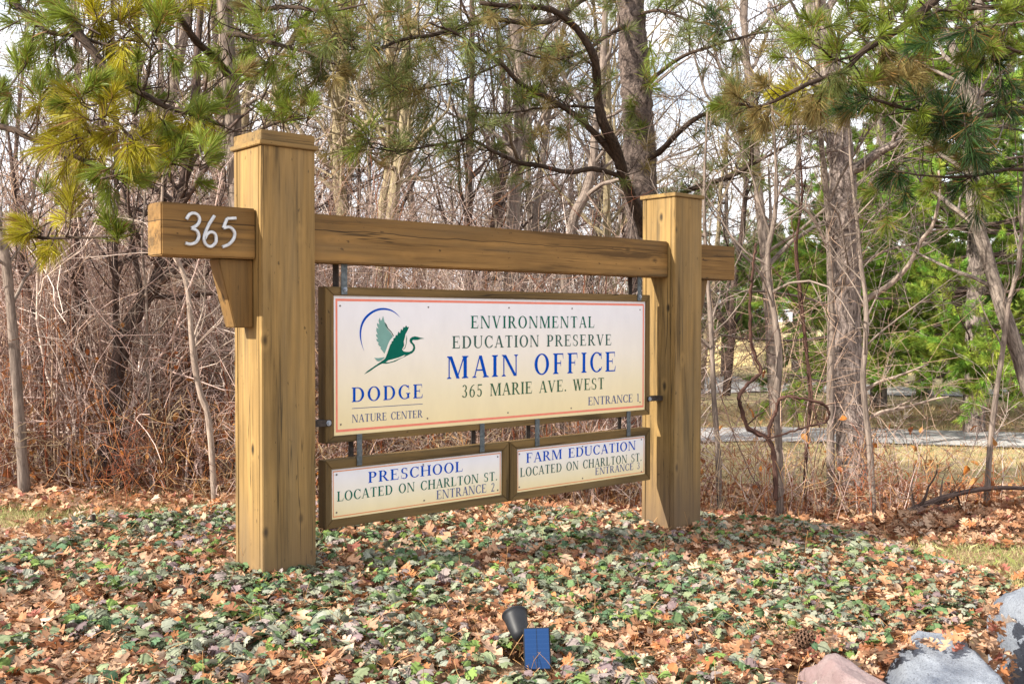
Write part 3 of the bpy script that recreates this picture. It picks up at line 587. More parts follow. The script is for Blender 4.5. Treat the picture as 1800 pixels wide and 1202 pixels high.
# needles
def needles(rng, mb, base, dirs, shoot, nlen, n, col, width=0.0015, old=0.12, spread=(15, 88)):
    """base (m,3) shoot ends; n needles on each"""
    m = len(base); dirs = unit(dirs); nlen = np.broadcast_to(nlen, (m,)); shoot = np.broadcast_to(shoot, (m,))
    t = rng.uniform(0, 1, (m, n)); q = rng.normal(0, 1, (m, n, 3)); d = dirs[:, None, :]
    q = unit(q-(q*d).sum(2, keepdims=True)*d); a = np.radians(spread[1]+(spread[0]-spread[1])*t**1.2 + rng.normal(0, 9, (m, n)))[..., None]
    nd_ = unit(d*np.cos(a)+q*np.sin(a)+rng.normal(0, .06, (m, n, 3))); s = base[:, None, :]+d*(shoot[:, None]*t)[..., None]
    ln = (nlen[:, None]*rng.uniform(.7, 1.1, (m, n)))[..., None]
    mid = s+nd_*ln*.55; tip = s+nd_*ln; tip[..., 2] -= 0.10*ln[..., 0]
    wv = unit(np.cross(nd_, rng.normal(0, 1, (m, n, 3))))*width
    v = np.stack([s-wv*.7, s+wv*.7, mid+wv, tip, mid-wv], axis=2).reshape(-1, 3)
    ii = np.arange(m*n)[:, None]*5+np.arange(5)[None, :]
    c = np.asarray(col, float); c = np.broadcast_to(c, (m, 3))[:, None, :]*rng.uniform(.7, 1.3, (m, n, 1))
    o = rng.random((m, n, 1)) < old*(1.6-1.5*t[..., None]); c = np.where(o, np.array([.30, .17, .055])*rng.uniform(.7, 1.2, (m, n, 1)), c)
    mb.add(v, ii, v, np.repeat(c.reshape(-1, 3), 5, axis=0))
def img_dir(deg, depth=0.0):
    a = math.radians(deg); return _rt*math.cos(a)+_up*math.sin(a)+_fw*depth
OLD = np.array([.27, .21, .07])
def pine_limbs(rng, root, limbs, tufts, needle_len, ncount, col, trunk_pt=None, extra=3, jit=.25, sprays=7, spread=(15, 88)):
    """limbs: list of (pixel/depth polyline, r0, r1); tufts: (u, v, dir, size). Builds limb parts and one foliage part"""
    LP = []
    for pts, r0, r1 in limbs:
        p3 = [at(*q) if not isinstance(q, np.ndarray) else q for q in pts]; c = poly(p3, 28)
        c += np.cumsum(rng.normal(0, .004, c.shape), axis=0)*np.linspace(0, 1, 28)[:, None]
        R = np.linspace(r0, r1, 28)*(1+rng.normal(0, .05, 28)); mb = MB(); mb.tubes(c, R, 8, cap=True)
        # bare side twigs
        s, d, r, ln, _ = kids(rng, c[None], R[None], 12, .25, 1, (40, 80)); P1 = grow(rng, s, d, rng.uniform(.12, .5, 12), 6, .2, .05); mb.tubes(P1, np.maximum(taper(np.minimum(r*.5, .007), 6, .3), .0018), 4)
        mb.build("limb", M_limb, root, smooth=True); LP.append((c, R))
    allp = np.vstack([c for c, R in LP]); tw = MB(); fo = MB(); B = []; Dv = []; S = []; C = []
    for q in tufts:
        u, v, dg, sz = q[:4]; ct = np.array(q[4]) if len(q) > 4 else np.array(col)
        guess = None; best = 1e9
        # depth of the tuft: that of the limb point nearest in view, give or take
        dd = allp-CAM; dep = dd@_fw; uu = 900+FPX*(dd@_rt)/dep; vv = 601-FPX*(dd@_up)/dep
        k = np.argmin((uu-u)**2+(vv-v)**2); D = dep[k]+rng.normal(0, jit); tip = at(u, v, D)
        dv = unit(img_dir(dg, rng.normal(0, .35))); base = tip-dv*.06*sz
        k2 = max(0, k-rng.integers(0, 3)) if k % 28 > 3 else k; a = allp[k2]
        mid = a*.5+base*.5-dv*np.linalg.norm(base-a)*.18
        tw.tubes(poly([a, mid, base, tip+dv*.05], 12), np.linspace(.0065, .003, 12), 5)
        B.append(base); Dv.append(dv); S.append(sz); C.append(ct*rng.uniform(.75, 1.25))
        for e_ in range(extra):
            d2 = unit(dv+rng.normal(0, .55, 3)); b2 = base*.7+mid*.3 if e_ % 2 else base; b2 = b2+rng.normal(0, .03, 3); tip2 = b2+d2*rng.uniform(.05, .22)*sz
            tw.tubes(np.array([b2, b2*.5+tip2*.5+rng.normal(0, .006, 3), tip2+d2*.03]), np.array([.004, .0035, .0025]), 4)
            B.append(tip2-d2*.05); Dv.append(d2); S.append(sz*rng.uniform(.6, .95)); C.append(ct*rng.uniform(.65, 1.3))
    for c, R in LP:      # sparse small tufts all along the limbs
        L_ = np.linalg.norm(np.diff(c, axis=0), axis=1).sum(); m = int(sprays*L_)
        if m < 1: continue
        s, d, r, ln, _ = kids(rng, c[None], R[None], m, .15, 1, (35, 85)); d[:, 2] += .15; P1 = grow(rng, s, d, rng.uniform(.10, .55, m), 6, .2, .06); tw.tubes(P1, np.maximum(taper(np.minimum(r*.6, .006), 6, .4), .0018), 4)
        for q in range(m):
            B.append(P1[q, -2]); Dv.append(unit(P1[q, -1]-P1[q, -3])); S.append(rng.uniform(.55, .95)); C.append((OLD if rng.random() < .2 else np.array(col))*rng.uniform(.7, 1.25))
    S = np.array(S); tw.build("crown", M_limb, root, smooth=True)
    needles(rng, fo, np.array(B), np.array(Dv), .10*S, needle_len*S, ncount, np.array(C), spread=spread); fo.build("foliage", M_needle, root, tint=True)

GRN = np.array([.20, .26, .03]); YGR = np.array([.40, .36, .022]); DGR = np.array([.035, .085, .02]); MID = np.array([.17, .205, .055])
def trunk_mesh(root, pts, r, mat, n=40, sides=14, rough=.05, seed=0, name="trunk"):
    rng = np.random.default_rng(seed); c = poly(pts, n); rr = np.interp(np.linspace(0, 1, n), np.linspace(0, 1, len(r)), r)*(1+rng.normal(0, rough, n)); mb = MB(); mb.tubes(c, rr, sides, cap=True)
    v = mb.V[0]; v += rng.normal(0, rough*.10, v.shape)*np.repeat(rr, sides)[:, None]*2
    mb.build(name, mat, root, smooth=True); return c, rr

# ---- left pine: its trunk stands left of the view, limbs reach across in front of the thicket
rng = np.random.default_rng(11)
b0 = on_ground(-420, 7.6); lp = thing("pine_tree", "long-needled pine with yellow-green boughs hanging above the house number", "pine tree", b0)
trunk_mesh(lp, [b0-[0, 0, .1], b0+[.05, 0, 2], b0+[.0, .05, 4.5], b0+[.1, 0, 8.5]], [.19, .16, .13, .05], M_bark_pine, seed=3)
tz = lambda z: b0+np.array([0.03, 0, z])
limbs = [([tz(4.9), (-150, -330, 7.2), (20, -120, 6.8), (118, 25, 6.6), (140, 58, 6.6), (165, 88, 6.55), (205, 137, 6.5), (250, 165, 6.5), (300, 190, 6.45), (345, 203, 6.4), (392, 224, 6.4)], .05, .009),
         ([tz(2.6), (-200, 190, 7.2), (0, 222, 6.9), (50, 240, 6.8), (105, 258, 6.7), (160, 285, 6.6), (215, 303, 6.5), (265, 306, 6.5), (300, 300, 6.5)], .03, .006),
         ([tz(1.9), (-200, 395, 7.1), (0, 400, 6.9), (60, 412, 6.8), (130, 412, 6.7), (200, 408, 6.6), (252, 400, 6.6)], .018, .004),
         ([tz(5.2), (-100, -150, 7.0), (20, 0, 6.9), (75, 55, 6.8), (130, 68, 6.7), (190, 85, 6.6), (225, 62, 6.6)], .03, .006),
         ([(205, 137, 6.5), (185, 190, 6.4), (205, 215, 6.35), (235, 250, 6.3), (265, 280, 6.3), (310, 293, 6.3), (372, 292, 6.3)], .012, .005),
         ([(250, 165, 6.5), (262, 130, 6.45), (270, 95, 6.4), (276, 55, 6.4)], .009, .004)]
T = [(135, 40, 150, 1.1), (38, 20, 120, 1.1), (85, 45, 110, 1.1), (70, 62, 200, 1.0), (108, 75, 230, 1.0), (30, 115, 105, 1.1), (70, 165, 92, 1.1), (138, 200, 150, 1.5, YGR), (110, 222, 215, 1.2, YGR), (170, 112, 250, 1.1), (215, 88, 270, 1.2, YGR), (275, 45, 90, 1.5), (250, 70, 130, 1.2, YGR), (300, 100, 300, 1.0), (200, 235, 250, 1.1, YGR), (240, 190, 85, 1.0), (335, 190, 60, 1.1), (398, 185, 80, 1.2), (165, 250, 230, 1.3, YGR), (248, 232, 60, 1.1, YGR), (282, 258, 80, 1.1, YGR), (312, 275, 40, 1.0), (365, 268, 60, 1.0), (180, 300, 200, 1.0), (215, 306, 20, .9), (265, 300, 30, .9, YGR), (124, 365, 95, 1.3, YGR), (60, 404, 150, 1.0, YGR), (98, 425, 250, 1.1, YGR), (206, 412, 85, 1.1), (40, 412, 200, .8, YGR), (14, 190, 240, 1.1), (6, 165, 110, 1.0), (95, 130, 260, 1.1), (100, 170, 280, 1.1, YGR), (150, 160, 60, 1.0), (190, 165, 80, 1.0), (225, 130, 70, .9), (165, 20, 90, 1.1, YGR), (215, 30, 80, 1.0, YGR), (240, 15, 60, 1.2, YGR), (320, 230, 250, .9, YGR), (145, 270, 260, 1.0, YGR), (120, 245, 200, 1.2, YGR), (225, 265, 280, 1.0, YGR), (190, 200, 30, 1.0, YGR), (290, 225, 270, .9), (345, 215, 290, 1.0, YGR), (20, 0, 70, 1.1), (60, -10, 80, 1.1), (110, -5, 100, 1.1), (175, 45, 290, 1.1, YGR), (300, 30, 100, 1.0, YGR)]
pine_limbs(rng, lp, limbs, T, .165, 150, GRN, extra=2, sprays=1, spread=(6, 58))
# ---- second pine, grey trunk just left of the near post
rng = np.random.default_rng(12); b0 = on_ground(432, 8.9)
sp_ = thing("pine_tree", "grey-trunked pine rising behind the taller capped post, needle tufts above the cap", "pine tree", b0)
trunk_mesh(sp_, [b0-[0, 0, .1], at(428, 600, 8.9), at(410, 230, 8.9), at(398, 60, 8.9), at(380, -200, 8.9)], [.10, .085, .075, .068, .05], M_grey, seed=5)
T = [(330, 12, 60, 1.2, YGR), (420, 28, 100, 1.1), (470, 18, 80, 1.1), (500, 195, 80, .9), (535, 175, 90, .9), (450, 130, 200, 1.0), (440, 88, 240, 1.1), (385, 92, 200, .9), (545, 198, 60, .9), (497, 208, 90, .9), (468, 55, 150, 1.2), (520, 40, 30, 1.2), (560, 20, 60, 1.2), (590, 75, 250, 1.1, MID), (540, 90, 300, 1.1, MID), (480, 110, 280, 1.0), (560, 130, 270, 1.0, MID), (520, 130, 240, 1.0), (600, 120, 330, 1.0, OLD), (420, 55, 300, 1.0), (370, 20, 70, 1.0), (430, -5, 80, 1.1)]
pine_limbs(rng, sp_, [([at(398, 60, 8.9), (430, 62, 8.5), (480, 75, 8.2), (540, 90, 8.0), (590, 110, 7.9)], .03, .006), ([at(402, 135, 8.9), (380, 105, 8.5), (345, 75, 8.2), (320, 40, 8.0), (292, -5, 7.8), (270, -60, 7.7)], .035, .02), ([at(396, 10, 8.9), (440, 20, 8.5), (500, 15, 8.2), (580, 25, 8.0), (640, 15, 7.9)], .03, .006), ([at(412, 250, 8.9), (440, 240, 8.6), (490, 215, 8.3), (545, 205, 8.1)], .02, .005), ([at(405, 150, 8.9), (425, 122, 8.6), (450, 112, 8.4), (480, 112, 8.3)], .025, .006)], T, .175, 110, GRN, extra=2, sprays=3, spread=(8, 66))
# ---- main pine behind the far post
rng = np.random.default_rng(13); b0 = on_ground(1135, 10.2)
mp_ = thing("pine_tree", "big scaly-barked pine behind the far post, with long crooked limbs", "pine tree", b0)
trunk_mesh(mp_, [b0-[0, 0, .1], at(1135, 600, 10.2), at(1127, 330, 10.2), at(1121, 200, 10.2), at(1113, 80, 10.2), at(1106, -60, 10.2), at(1100, -500, 10.2)], [.19, .175, .165, .155, .145, .135, .09], M_bark_pine, n=90, sides=20, rough=.05, seed=7)
limbs = [([at(1135, 420, 10.1), (1122, 378, 9.9), (1098, 318, 9.7), (1082, 262, 9.5), (1058, 215, 9.3), (1048, 165, 9.2), (1044, 110, 9.0), (1030, 78, 8.9), (1000, 40, 8.8), (960, 15, 8.7), (900, 10, 8.6), (835, 5, 8.5)], .062, .018),
         ([(1096, 312, 9.7), (1045, 297, 9.4), (1000, 303, 9.2), (950, 292, 9.1), (908, 285, 9.0), (870, 268, 8.9), (830, 246, 8.8), (790, 250, 8.7), (740, 258, 8.6), (695, 264, 8.5), (650, 258, 8.4)], .026, .006),
         ([(1088, 285, 9.6), (1050, 240, 9.4), (1000, 195, 9.2), (950, 166, 9.0), (910, 145, 8.9), (880, 112, 8.8), (840, 84, 8.7), (800, 60, 8.6), (750, 40, 8.5)], .034, .008),
         ([(1046, 190, 9.3), (1000, 187, 9.2), (950, 192, 9.1), (885, 200, 9.0), (820, 200, 8.9)], .014, .005),
         ([at(1122, 285, 10.2), (1158, 268, 9.9), (1190, 236, 9.7), (1230, 206, 9.5), (1290, 188, 9.3), (1340, 190, 9.1), (1400, 176, 9.0), (1455, 200, 8.9)], .034, .008),
         ([at(1118, 165, 10.2), (1155, 132, 9.9), (1200, 100, 9.7), (1255, 82, 9.5), (1330, 60, 9.3), (1400, 55, 9.1)], .026, .006),
         ([at(1135, 400, 10.2), (1175, 365, 10.0), (1205, 338, 9.8), (1240, 325, 9.6), (1290, 310, 9.4), (1322, 288, 9.2), (1325, 255, 9.1), (1345, 215, 9.0)], .034, .014),
         ([(1322, 290, 9.2), (1370, 262, 9.0), (1405, 240, 8.9), (1445, 222, 8.8)], .014, .006),
         ([at(1110, 40, 10.2), (1070, 62, 9.9), (1020, 95, 9.6), (960, 105, 9.4), (900, 85, 9.2)], .026, .006),
         ([at(1108, -20, 10.2), (1040, -10, 9.7), (960, 40, 9.3), (860, 35, 9.0), (760, 60, 8.7), (700, 72, 8.5), (640, 90, 8.3), (590, 70, 8.2)], .035, .006),
         ([(880, 112, 8.8), (840, 130, 8.7), (780, 150, 8.5), (720, 160, 8.4), (670, 140, 8.3)], .012, .004),
         ([at(1110, 30, 10.2), (1160, 20, 9.9), (1220, 40, 9.7), (1270, 48, 9.5)], .022, .006)]
T = [(648, 232, 85, 1.35, GRN*1.25), (640, 255, 200, 1.1, GRN), (622, 268, 240, 1.1, OLD), (700, 258, 60, .9, MID), (745, 255, 80, .9, MID), (785, 248, 100, .8, MID), (830, 240, 70, .8, MID), (870, 262, 80, .7, MID), (735, 168, 240, 1.2, MID), (715, 150, 220, 1.1, OLD), (690, 130, 260, 1.2, MID), (650, 92, 240, 1.2, MID), (605, 62, 200, 1.2, GRN), (580, 82, 220, 1.1, MID), (620, 22, 120, 1.2, GRN), (700, 20, 90, 1.1, MID), (742, 60, 250, 1.3, OLD), (765, 58, 300, 1.2, OLD), (800, 52, 80, 1.0, MID), (790, 150, 300, .8, MID), (918, 172, 90, .8, GRN), (962, 108, 250, .9, OLD), (1000, 105, 280, .8, MID), (1142, 82, 280, .9, GRN), (1135, 130, 70, .8, GRN), (1128, 228, 60, .7, GRN), (1112, 200, 250, .7, GRN), (1142, 18, 80, 1.1, GRN), (1182, 20, 60, 1.1, MID), (1212, 42, 60, 1.1, MID), (1262, 48, 100, 1.1, DGR), (1270, 55, 250, 1.0, MID), (985, 88, 230, .9, MID), (690, 168, 200, 1.1, MID), (760, 190, 200, 1.0, MID), (1290, 110, 60, 1.0, MID), (1342, 90, 60, 1.0, OLD), (1410, 165, 80, 1.2, YGR), (1452, 212, 30, 1.3, YGR), (1395, 62, 100, 1.0, GRN), (1352, 182, 60, 1.0, MID), (1292, 196, 250, .9, MID), (1330, 228, 290, .9, MID), (1335, 150, 90, 1.0, OLD), (850, 30, 80, 1.1, MID), (820, 90, 250, .9, MID), (880, 60, 290, .8, MID), (930, 30, 90, .9, MID), (560, 50, 180, 1.1, GRN), (660, 45, 100, 1.1, OLD), (720, 95, 270, 1.1, MID), (670, 110, 250, 1.1, OLD), (770, 15, 90, 1.0, GRN), (615, 110, 260, 1.1, MID), (1040, -5, 90, 1.0, MID), (1320, 250, 270, .8, MID), (1255, 85, 90, 1.0, MID), (1440, 165, 60, 1.0, OLD), (830, 190, 200, .7, MID), (1080, 20, 250, .8, MID)]
pine_limbs(rng, mp_, limbs, T, .185, 85, MID, extra=2, sprays=10)
# ---- right pine: trunk right of the view
rng = np.random.default_rng(14); b0 = on_ground(2190, 8.6)
rp_ = thing("pine_tree", "long-needled pine with dark green tufted boughs hanging high above the lane", "pine tree", b0)
trunk_mesh(rp_, [b0-[0, 0, .1], b0+[0, .05, 3], b0+[.1, 0, 8.5]], [.2, .16, .06], M_bark_pine, seed=9)
tz = lambda z: b0+np.array([0.03, 0, z])
limbs = [([tz(4.8), (1900, -180, 8.2), (1720, -50, 8.0), (1650, -2, 7.9), (1590, 48, 7.8), (1522, 90, 7.7), (1485, 128, 7.6), (1425, 152, 7.5), (1345, 190, 7.4), (1290, 182, 7.3)], .045, .008),
         ([tz(3.0), (2000, 215, 8.2), (1800, 200, 8.0), (1740, 204, 7.9), (1685, 216, 7.8), (1605, 198, 7.7), (1540, 180, 7.6), (1505, 170, 7.6)], .032, .008),
         ([tz(3.9), (1980, 10, 8.2), (1800, 8, 8.0), (1700, 14, 7.9), (1640, 12, 7.8)], .03, .01),
         ([tz(2.5), (2000, 330, 8.2), (1800, 300, 8.0), (1720, 312, 7.8), (1650, 318, 7.7), (1570, 308, 7.6)], .02, .006),
         ([tz(3.6), (1950, 120, 8.2), (1800, 95, 8.0), (1730, 60, 7.9), (1690, 52, 7.8)], .022, .007),
         ([(1520, 92, 7.7), (1470, 105, 7.6), (1440, 85, 7.5), (1410, 75, 7.5)], .010, .004)]
T = [(1490, 28, 60, 1.1, GRN), (1545, 40, 100, 1.1, GRN), (1562, 92, 300, 1.1, OLD), (1605, 112, 320, 1.1, OLD), (1690, 58, 210, 1.3, DGR), (1672, 215, 120, 1.6, DGR), (1640, 208, 220, 1.3, DGR), (1722, 252, 250, 1.3, DGR), (1660, 195, 80, 1.4, DGR), (1702, 240, 300, 1.3, DGR), (1570, 305, 240, 1.1, DGR), (1712, 315, 250, 1.1, DGR), (1515, 170, 150, 1.2, DGR), (1780, 100, 200, 1.1, GRN), (1700, 100, 260, 1.2, DGR), (1640, 26, 230, 1.1, GRN), (1590, 22, 90, 1.1, GRN), (1762, 60, 250, 1.1, GRN), (1780, 10, 90, 1.1, GRN), (1520, 62, 100, 1.1, GRN), (1395, 160, 180, 1.1, YGR), (1440, 178, 250, 1.1, OLD), (1300, 190, 180, 1.1, MID), (1350, 205, 250, 1.0, OLD), (1470, 88, 120, 1.0, GRN), (1415, 70, 160, 1.1, GRN), (1620, 60, 290, 1.0, GRN), (1760, 150, 260, 1.0, DGR), (1545, 130, 280, .9, OLD), (1460, 145, 290, .9, MID)]
pine_limbs(rng, rp_, limbs, T, .17, 150, GRN, extra=3, sprays=4, spread=(10, 75))

# ------------------------------------------------------------------ traced bare trees and saplings
def traced(name, label, cat, D, px, rpx, mat, seed, n1=10, t0=.35, l1=(.15, .35), n2=5, n3=4, top=True, n=36, sides=10, rough=.05, rmin=.002, group=None, ang=(30, 65)):
    """px from the base upward; rpx half-widths in photo pixels"""
    b = on_ground(px[0][0], D); t = thing(name, label, cat, b, group); pts = [b-np.array([0, 0, .06])]+[at(u, v, D+(0 if len(q) == 0 else q[0])) for u, v, *q in px[1:]]
    c, rr = trunk_mesh(t, pts, np.array(rpx)*D/FPX, mat, n, sides, rough, seed)
    if n1:
        rng = np.random.default_rng(seed+500); mb = MB(); bare_crown(rng, mb, c[None], rr[None], n1, l1, t0, n2, n3, .08, ang, rmin); mb.build("crown", mat, t, smooth=True)
    return t, c, rr
traced("bare_tree", "slim straight grey sapling at the litter edge, the one farthest from the sign", "sapling", 8.1, [(42, 836), (33, 720), (28, 650), (17, 520), (6, 430), (-8, 380), (-25, 250), (-30, 50), (-50, -200)], [10, 9, 9, 8, 7.5, 7, 6, 4, 2], M_grey, 21, 12)
traced("bare_tree", "pale crooked sapling standing under the numbered beam end", "sapling", 8.0, [(377, 845), (368, 745), (352, 690), (342, 640), (336, 580), (330, 510), (318, 470), (305, 440), (285, 380), (290, 250)], [6, 5.6, 5.4, 5.2, 5, 4.5, 4, 3, 2.4, 1.5], M_pale_b, 22, 9, .3)
traced("bare_tree", "dark thick trunk leaning toward the sign in the brush", "tree", 8.9, [(178, 800), (200, 690), (222, 590), (252, 530), (280, 490), (300, 430), (318, 340), (340, 220), (350, 50), (370, -200)], [15, 14, 14, 13, 12, 11, 9, 8, 6, 4], M_dark, 23, 16, .3)
traced("bare_tree", "thin dark upright trunk crossing behind the thick leaning one", "tree", 8.8, [(213, 810), (208, 690), (204, 560), (202, 420), (205, 300), (200, 150), (195, -100)], [6, 6, 5.5, 5, 4.5, 4, 2], M_dark, 24, 12, .25)
traced("bare_tree", "broad dark upright trunk in the brush, the thickest on that side", "tree", 9.8, [(140, 790), (138, 680), (132, 560), (128, 430), (122, 340), (112, 230), (100, 120)], [24, 22, 21, 17, 12, 7, 3], M_dark, 25, 9, .3)
traced("bare_tree", "dark slanting trunk beside the broad dark one in the brush", "tree", 9.6, [(90, 800), (82, 700), (70, 600), (45, 500), (30, 400), (22, 300), (10, 200)], [9, 8.5, 8, 7, 5, 3.5, 2], M_dark, 26, 8, .3)
traced("bare_tree", "thin sapling with fine forks between leaning trunk and pale crooked sapling", "sapling", 8.6, [(266, 850), (264, 780), (262, 690), (258, 630), (258, 540), (250, 430), (255, 330), (248, 200)], [3.4, 3.2, 3, 2.8, 2.6, 2.2, 1.8, 1], M_grey, 27, 10, .2)
traced("bare_tree", "forked trunk yellow with lichen above the crossbeam", "tree", 12.5, [(690, 800), (688, 560), (690, 380), (697, 310), (708, 240), (712, 120), (722, -100)], [15, 13, 11, 10, 9, 8, 5], M_yel, 28, 14, .4)
traced("bare_tree", "second lichen-yellow trunk leaning against the forked one", "tree", 12.8, [(672, 800), (670, 560), (672, 380), (684, 300), (690, 180), (680, 20), (672, -120)], [11, 10, 9.5, 9, 8, 7, 5], M_yel, 29, 12, .4)
traced("bare_tree", "yellowish trunk rising close beside the taller capped post", "tree", 13.2, [(600, 800), (602, 560), (603, 400), (596, 330), (590, 250), (600, 120), (598, -100)], [14, 12, 11, 11, 10, 9, 6], M_yel, 30, 14, .4)
traced("bare_tree", "straight grey trunk mid-way along the crossbeam", "tree", 14.5, [(898, 790), (898, 560), (902, 380), (912, 270), (914, 150), (905, 20), (903, -200)], [14, 13, 12, 11.5, 11, 10, 7], M_grey, 31, 16, .4)
traced("bare_tree", "curved brown trunk leaning between straight grey trunk and far post", "tree", 12.8, [(985, 790), (990, 560), (1005, 400), (1030, 340), (1042, 290), (1046, 230), (1060, 120), (1066, -80)], [10, 9, 9, 9, 8, 7, 6, 4], M_grey, 32, 14, .4)
traced("bare_tree", "dark slim trunk above the beam between lichen fork and grey trunk", "tree", 13.8, [(820, 790), (822, 560), (823, 390), (826, 250), (830, 100), (828, -100)], [8, 7.5, 7, 6, 5, 4], M_dark, 33, 14, .35)
# right side
bt, bc, brr = traced("bare_tree", "massive furrowed grey trunk with broken branches beyond the far post", "tree", 10.4, [(1506, 872), (1500, 780), (1490, 690), (1486, 590), (1487, 480), (1484, 380), (1478, 280), (1462, 150), (1445, 60), (1425, -30), (1400, -200)], [31, 29, 28, 27, 25, 24, 23, 21, 20, 19, 14], M_rough, 34, 12, .5, (.1, .22), 6, 4, n=110, sides=22, rough=.05)
for k, (pts, r0, r1) in enumerate([([(1500, 545), (1530, 522), (1562, 502), (1596, 468), (1618, 425), (1640, 395), (1652, 340), (1650, 300)], .034, .010), ([(1512, 690), (1545, 672), (1580, 660), (1632, 640)], .020, .008), ([(1514, 742), (1550, 724), (1590, 716), (1640, 702), (1668, 697)], .022, .007), ([(1470, 470), (1430, 385), (1400, 360), (1370, 340)], .022, .01), ([(1470, 590), (1400, 598), (1330, 596), (1262, 588)], .016, .006), ([(1474, 672), (1430, 668), (1400, 660), (1378, 655)], .016, .006), ([(1500, 470), (1560, 440), (1610, 428), (1660, 405)], .016, .006), ([(1498, 520), (1550, 525), (1602, 524)], .014, .007), ([(1468, 540), (1400, 520), (1330, 512), (1255, 512)], .015, .005)]):
    c = poly([at(u, v, 10.4-(0.06*i)) for i, (u, v) in enumerate(pts)], 24); R = np.linspace(r0, r1, 24); mb = MB(); mb.tubes(c, R, 8, cap=True); rng = np.random.default_rng(900+k)
    bare_crown(rng, mb, c[None], R[None], 5, (.2, .45), .3, 3, 2, .03); mb.build("broken_branch", M_pale_b if k < 4 else M_grey, bt, smooth=True)
traced("bare_tree", "straight sapling hugging the furrowed trunk on its sign side", "sapling", 9.3, [(1463, 878), (1460, 780), (1460, 660), (1461, 560), (1458, 430), (1452, 330), (1440, 200), (1436, 0)], [7.5, 7, 7, 6.5, 6, 5.5, 4, 2.5], M_grey, 35, 9, .4, rmin=.0018)
traced("bare_tree", "slender grey sapling kinked at mid height, on the furrowed trunk's lane side", "sapling", 8.6, [(1538, 884), (1530, 800), (1521, 720), (1517, 660), (1521, 610), (1522, 530), (1514, 470), (1508, 400), (1495, 280), (1490, 120)], [6, 5.6, 5.2, 5, 4.6, 4.2, 3.8, 3.4, 2.5, 1.5], M_grey, 36, 8, .4)
traced("bare_tree", "pale young sapling beside the far post", "sapling", 8.9, [(1267, 882), (1262, 790), (1255, 700), (1251, 600), (1246, 520), (1240, 430), (1238, 330), (1244, 180)], [5.2, 5, 4.6, 4.2, 4, 3.4, 2.8, 1.6], M_grey, 37, 9, .35)
traced("bare_tree", "brown sapling with the vine loops around it", "sapling", 8.7, [(1373, 888), (1370, 800), (1364, 710), (1370, 630), (1362, 560), (1352, 500), (1350, 440), (1362, 380), (1364, 290), (1352, 120)], [6.5, 6.2, 6.2, 6, 5.6, 5.2, 4.6, 4, 3, 1.8], M_grey, 38, 10, .4)
traced("bare_tree", "slender sapling rising above the fallen branch", "sapling", 8.9, [(1736, 862), (1740, 790), (1750, 700), (1762, 620), (1772, 540), (1790, 460), (1800, 330), (1805, 100)], [5.5, 5.2, 4.6, 4.4, 4, 3.4, 3, 1.5], M_grey, 39, 10, .35)
traced("bare_tree", "stout grey-brown trunk slanting steeply across the green pines", "tree", 9.0, [(1846, 862), (1838, 760), (1808, 680), (1782, 600), (1758, 530), (1732, 440), (1712, 372), (1708, 300), (1712, 220), (1690, 120), (1650, 30), (1610, -90)], [15, 14, 13.5, 13, 12.5, 11.5, 10.5, 9.5, 8, 7.5, 7, 5], M_mid, 40, 12, .35, (.12, .3))
traced("bare_tree", "thin brown upright stem between the loop sapling and the furrowed trunk", "sapling", 9.6, [(1415, 880), (1418, 780), (1424, 700), (1416, 600), (1408, 520), (1400, 430), (1410, 330), (1395, 150)], [3.6, 3.4, 3, 3, 2.8, 2.4, 2, 1.2], M_red, 41, 12, .25)
# the looping woody vine
def vine(label, D, px, r0, r1, seed):
    b = at(*px[0], D); t = thing("woody_vine", label, "vine", b); mb = MB(); c = poly([at(u, v, D+.05*math.sin(i)) for i, (u, v) in enumerate(px)], 70); rr = np.random.default_rng(seed+9); c = c+rr.normal(0, .0035, c.shape); mb.tubes(c, np.linspace(r0, r1, 70)*(1+rr.normal(0, .13, 70)), 8, cap=True)
    rng = np.random.default_rng(seed); R = np.linspace(r0, r1, 70); s, d, r, ln, _ = kids(rng, c[None], R[None], 10, .2, 1, (40, 80)); P1 = grow(rng, s, d, rng.uniform(.1, .4, 10), 6, .25, 0); mb.tubes(P1, np.maximum(taper(r*.4, 6, .3), .0018), 4)
    mb.build("stem", M_red, t, smooth=True)
vine("dark red-brown woody vine in a big S curve beside the loop sapling", 8.5, [(1364, 880), (1362, 815), (1350, 772), (1316, 752), (1302, 712), (1300, 694), (1318, 672), (1337, 654), (1328, 626), (1319, 590), (1319, 530), (1325, 460), (1329, 428)], .021, .011, 61)
vine("reddish woody vine arching from the loop sapling over to the furrowed trunk", 8.5, [(1352, 768), (1353, 748), (1364, 722), (1370, 702), (1384, 697), (1420, 702), (1450, 712), (1457, 728), (1450, 742), (1425, 748), (1385, 760), (1350, 772)], .016, .008, 62)
vine("thin bare vine hanging in a straight slant beside the furrowed trunk", 8.6, [(1441, 752), (1430, 715), (1424, 660), (1416, 600), (1408, 560), (1400, 480), (1392, 380)], .008, .005, 63)
# fallen branch at the right
b = ground_at(1588, 900); fb = thing("fallen_branch", "long dark fallen branch lying across the brush", "branch", b); mb = MB()
c = poly([at(1585, 903, 8.5), at(1625, 886, 8.55), at(1680, 868, 8.6), at(1740, 858, 8.7), at(1800, 858, 8.8), at(1860, 864, 8.9)], 30); R = np.linspace(.028, .014, 30); mb.tubes(c, R, 8, cap=True); bare_crown(np.random.default_rng(70), mb, c[None], R[None], 7, (.1, .3), .1, 3, 2, .1); mb.build("stem", M_dark, fb, smooth=True)

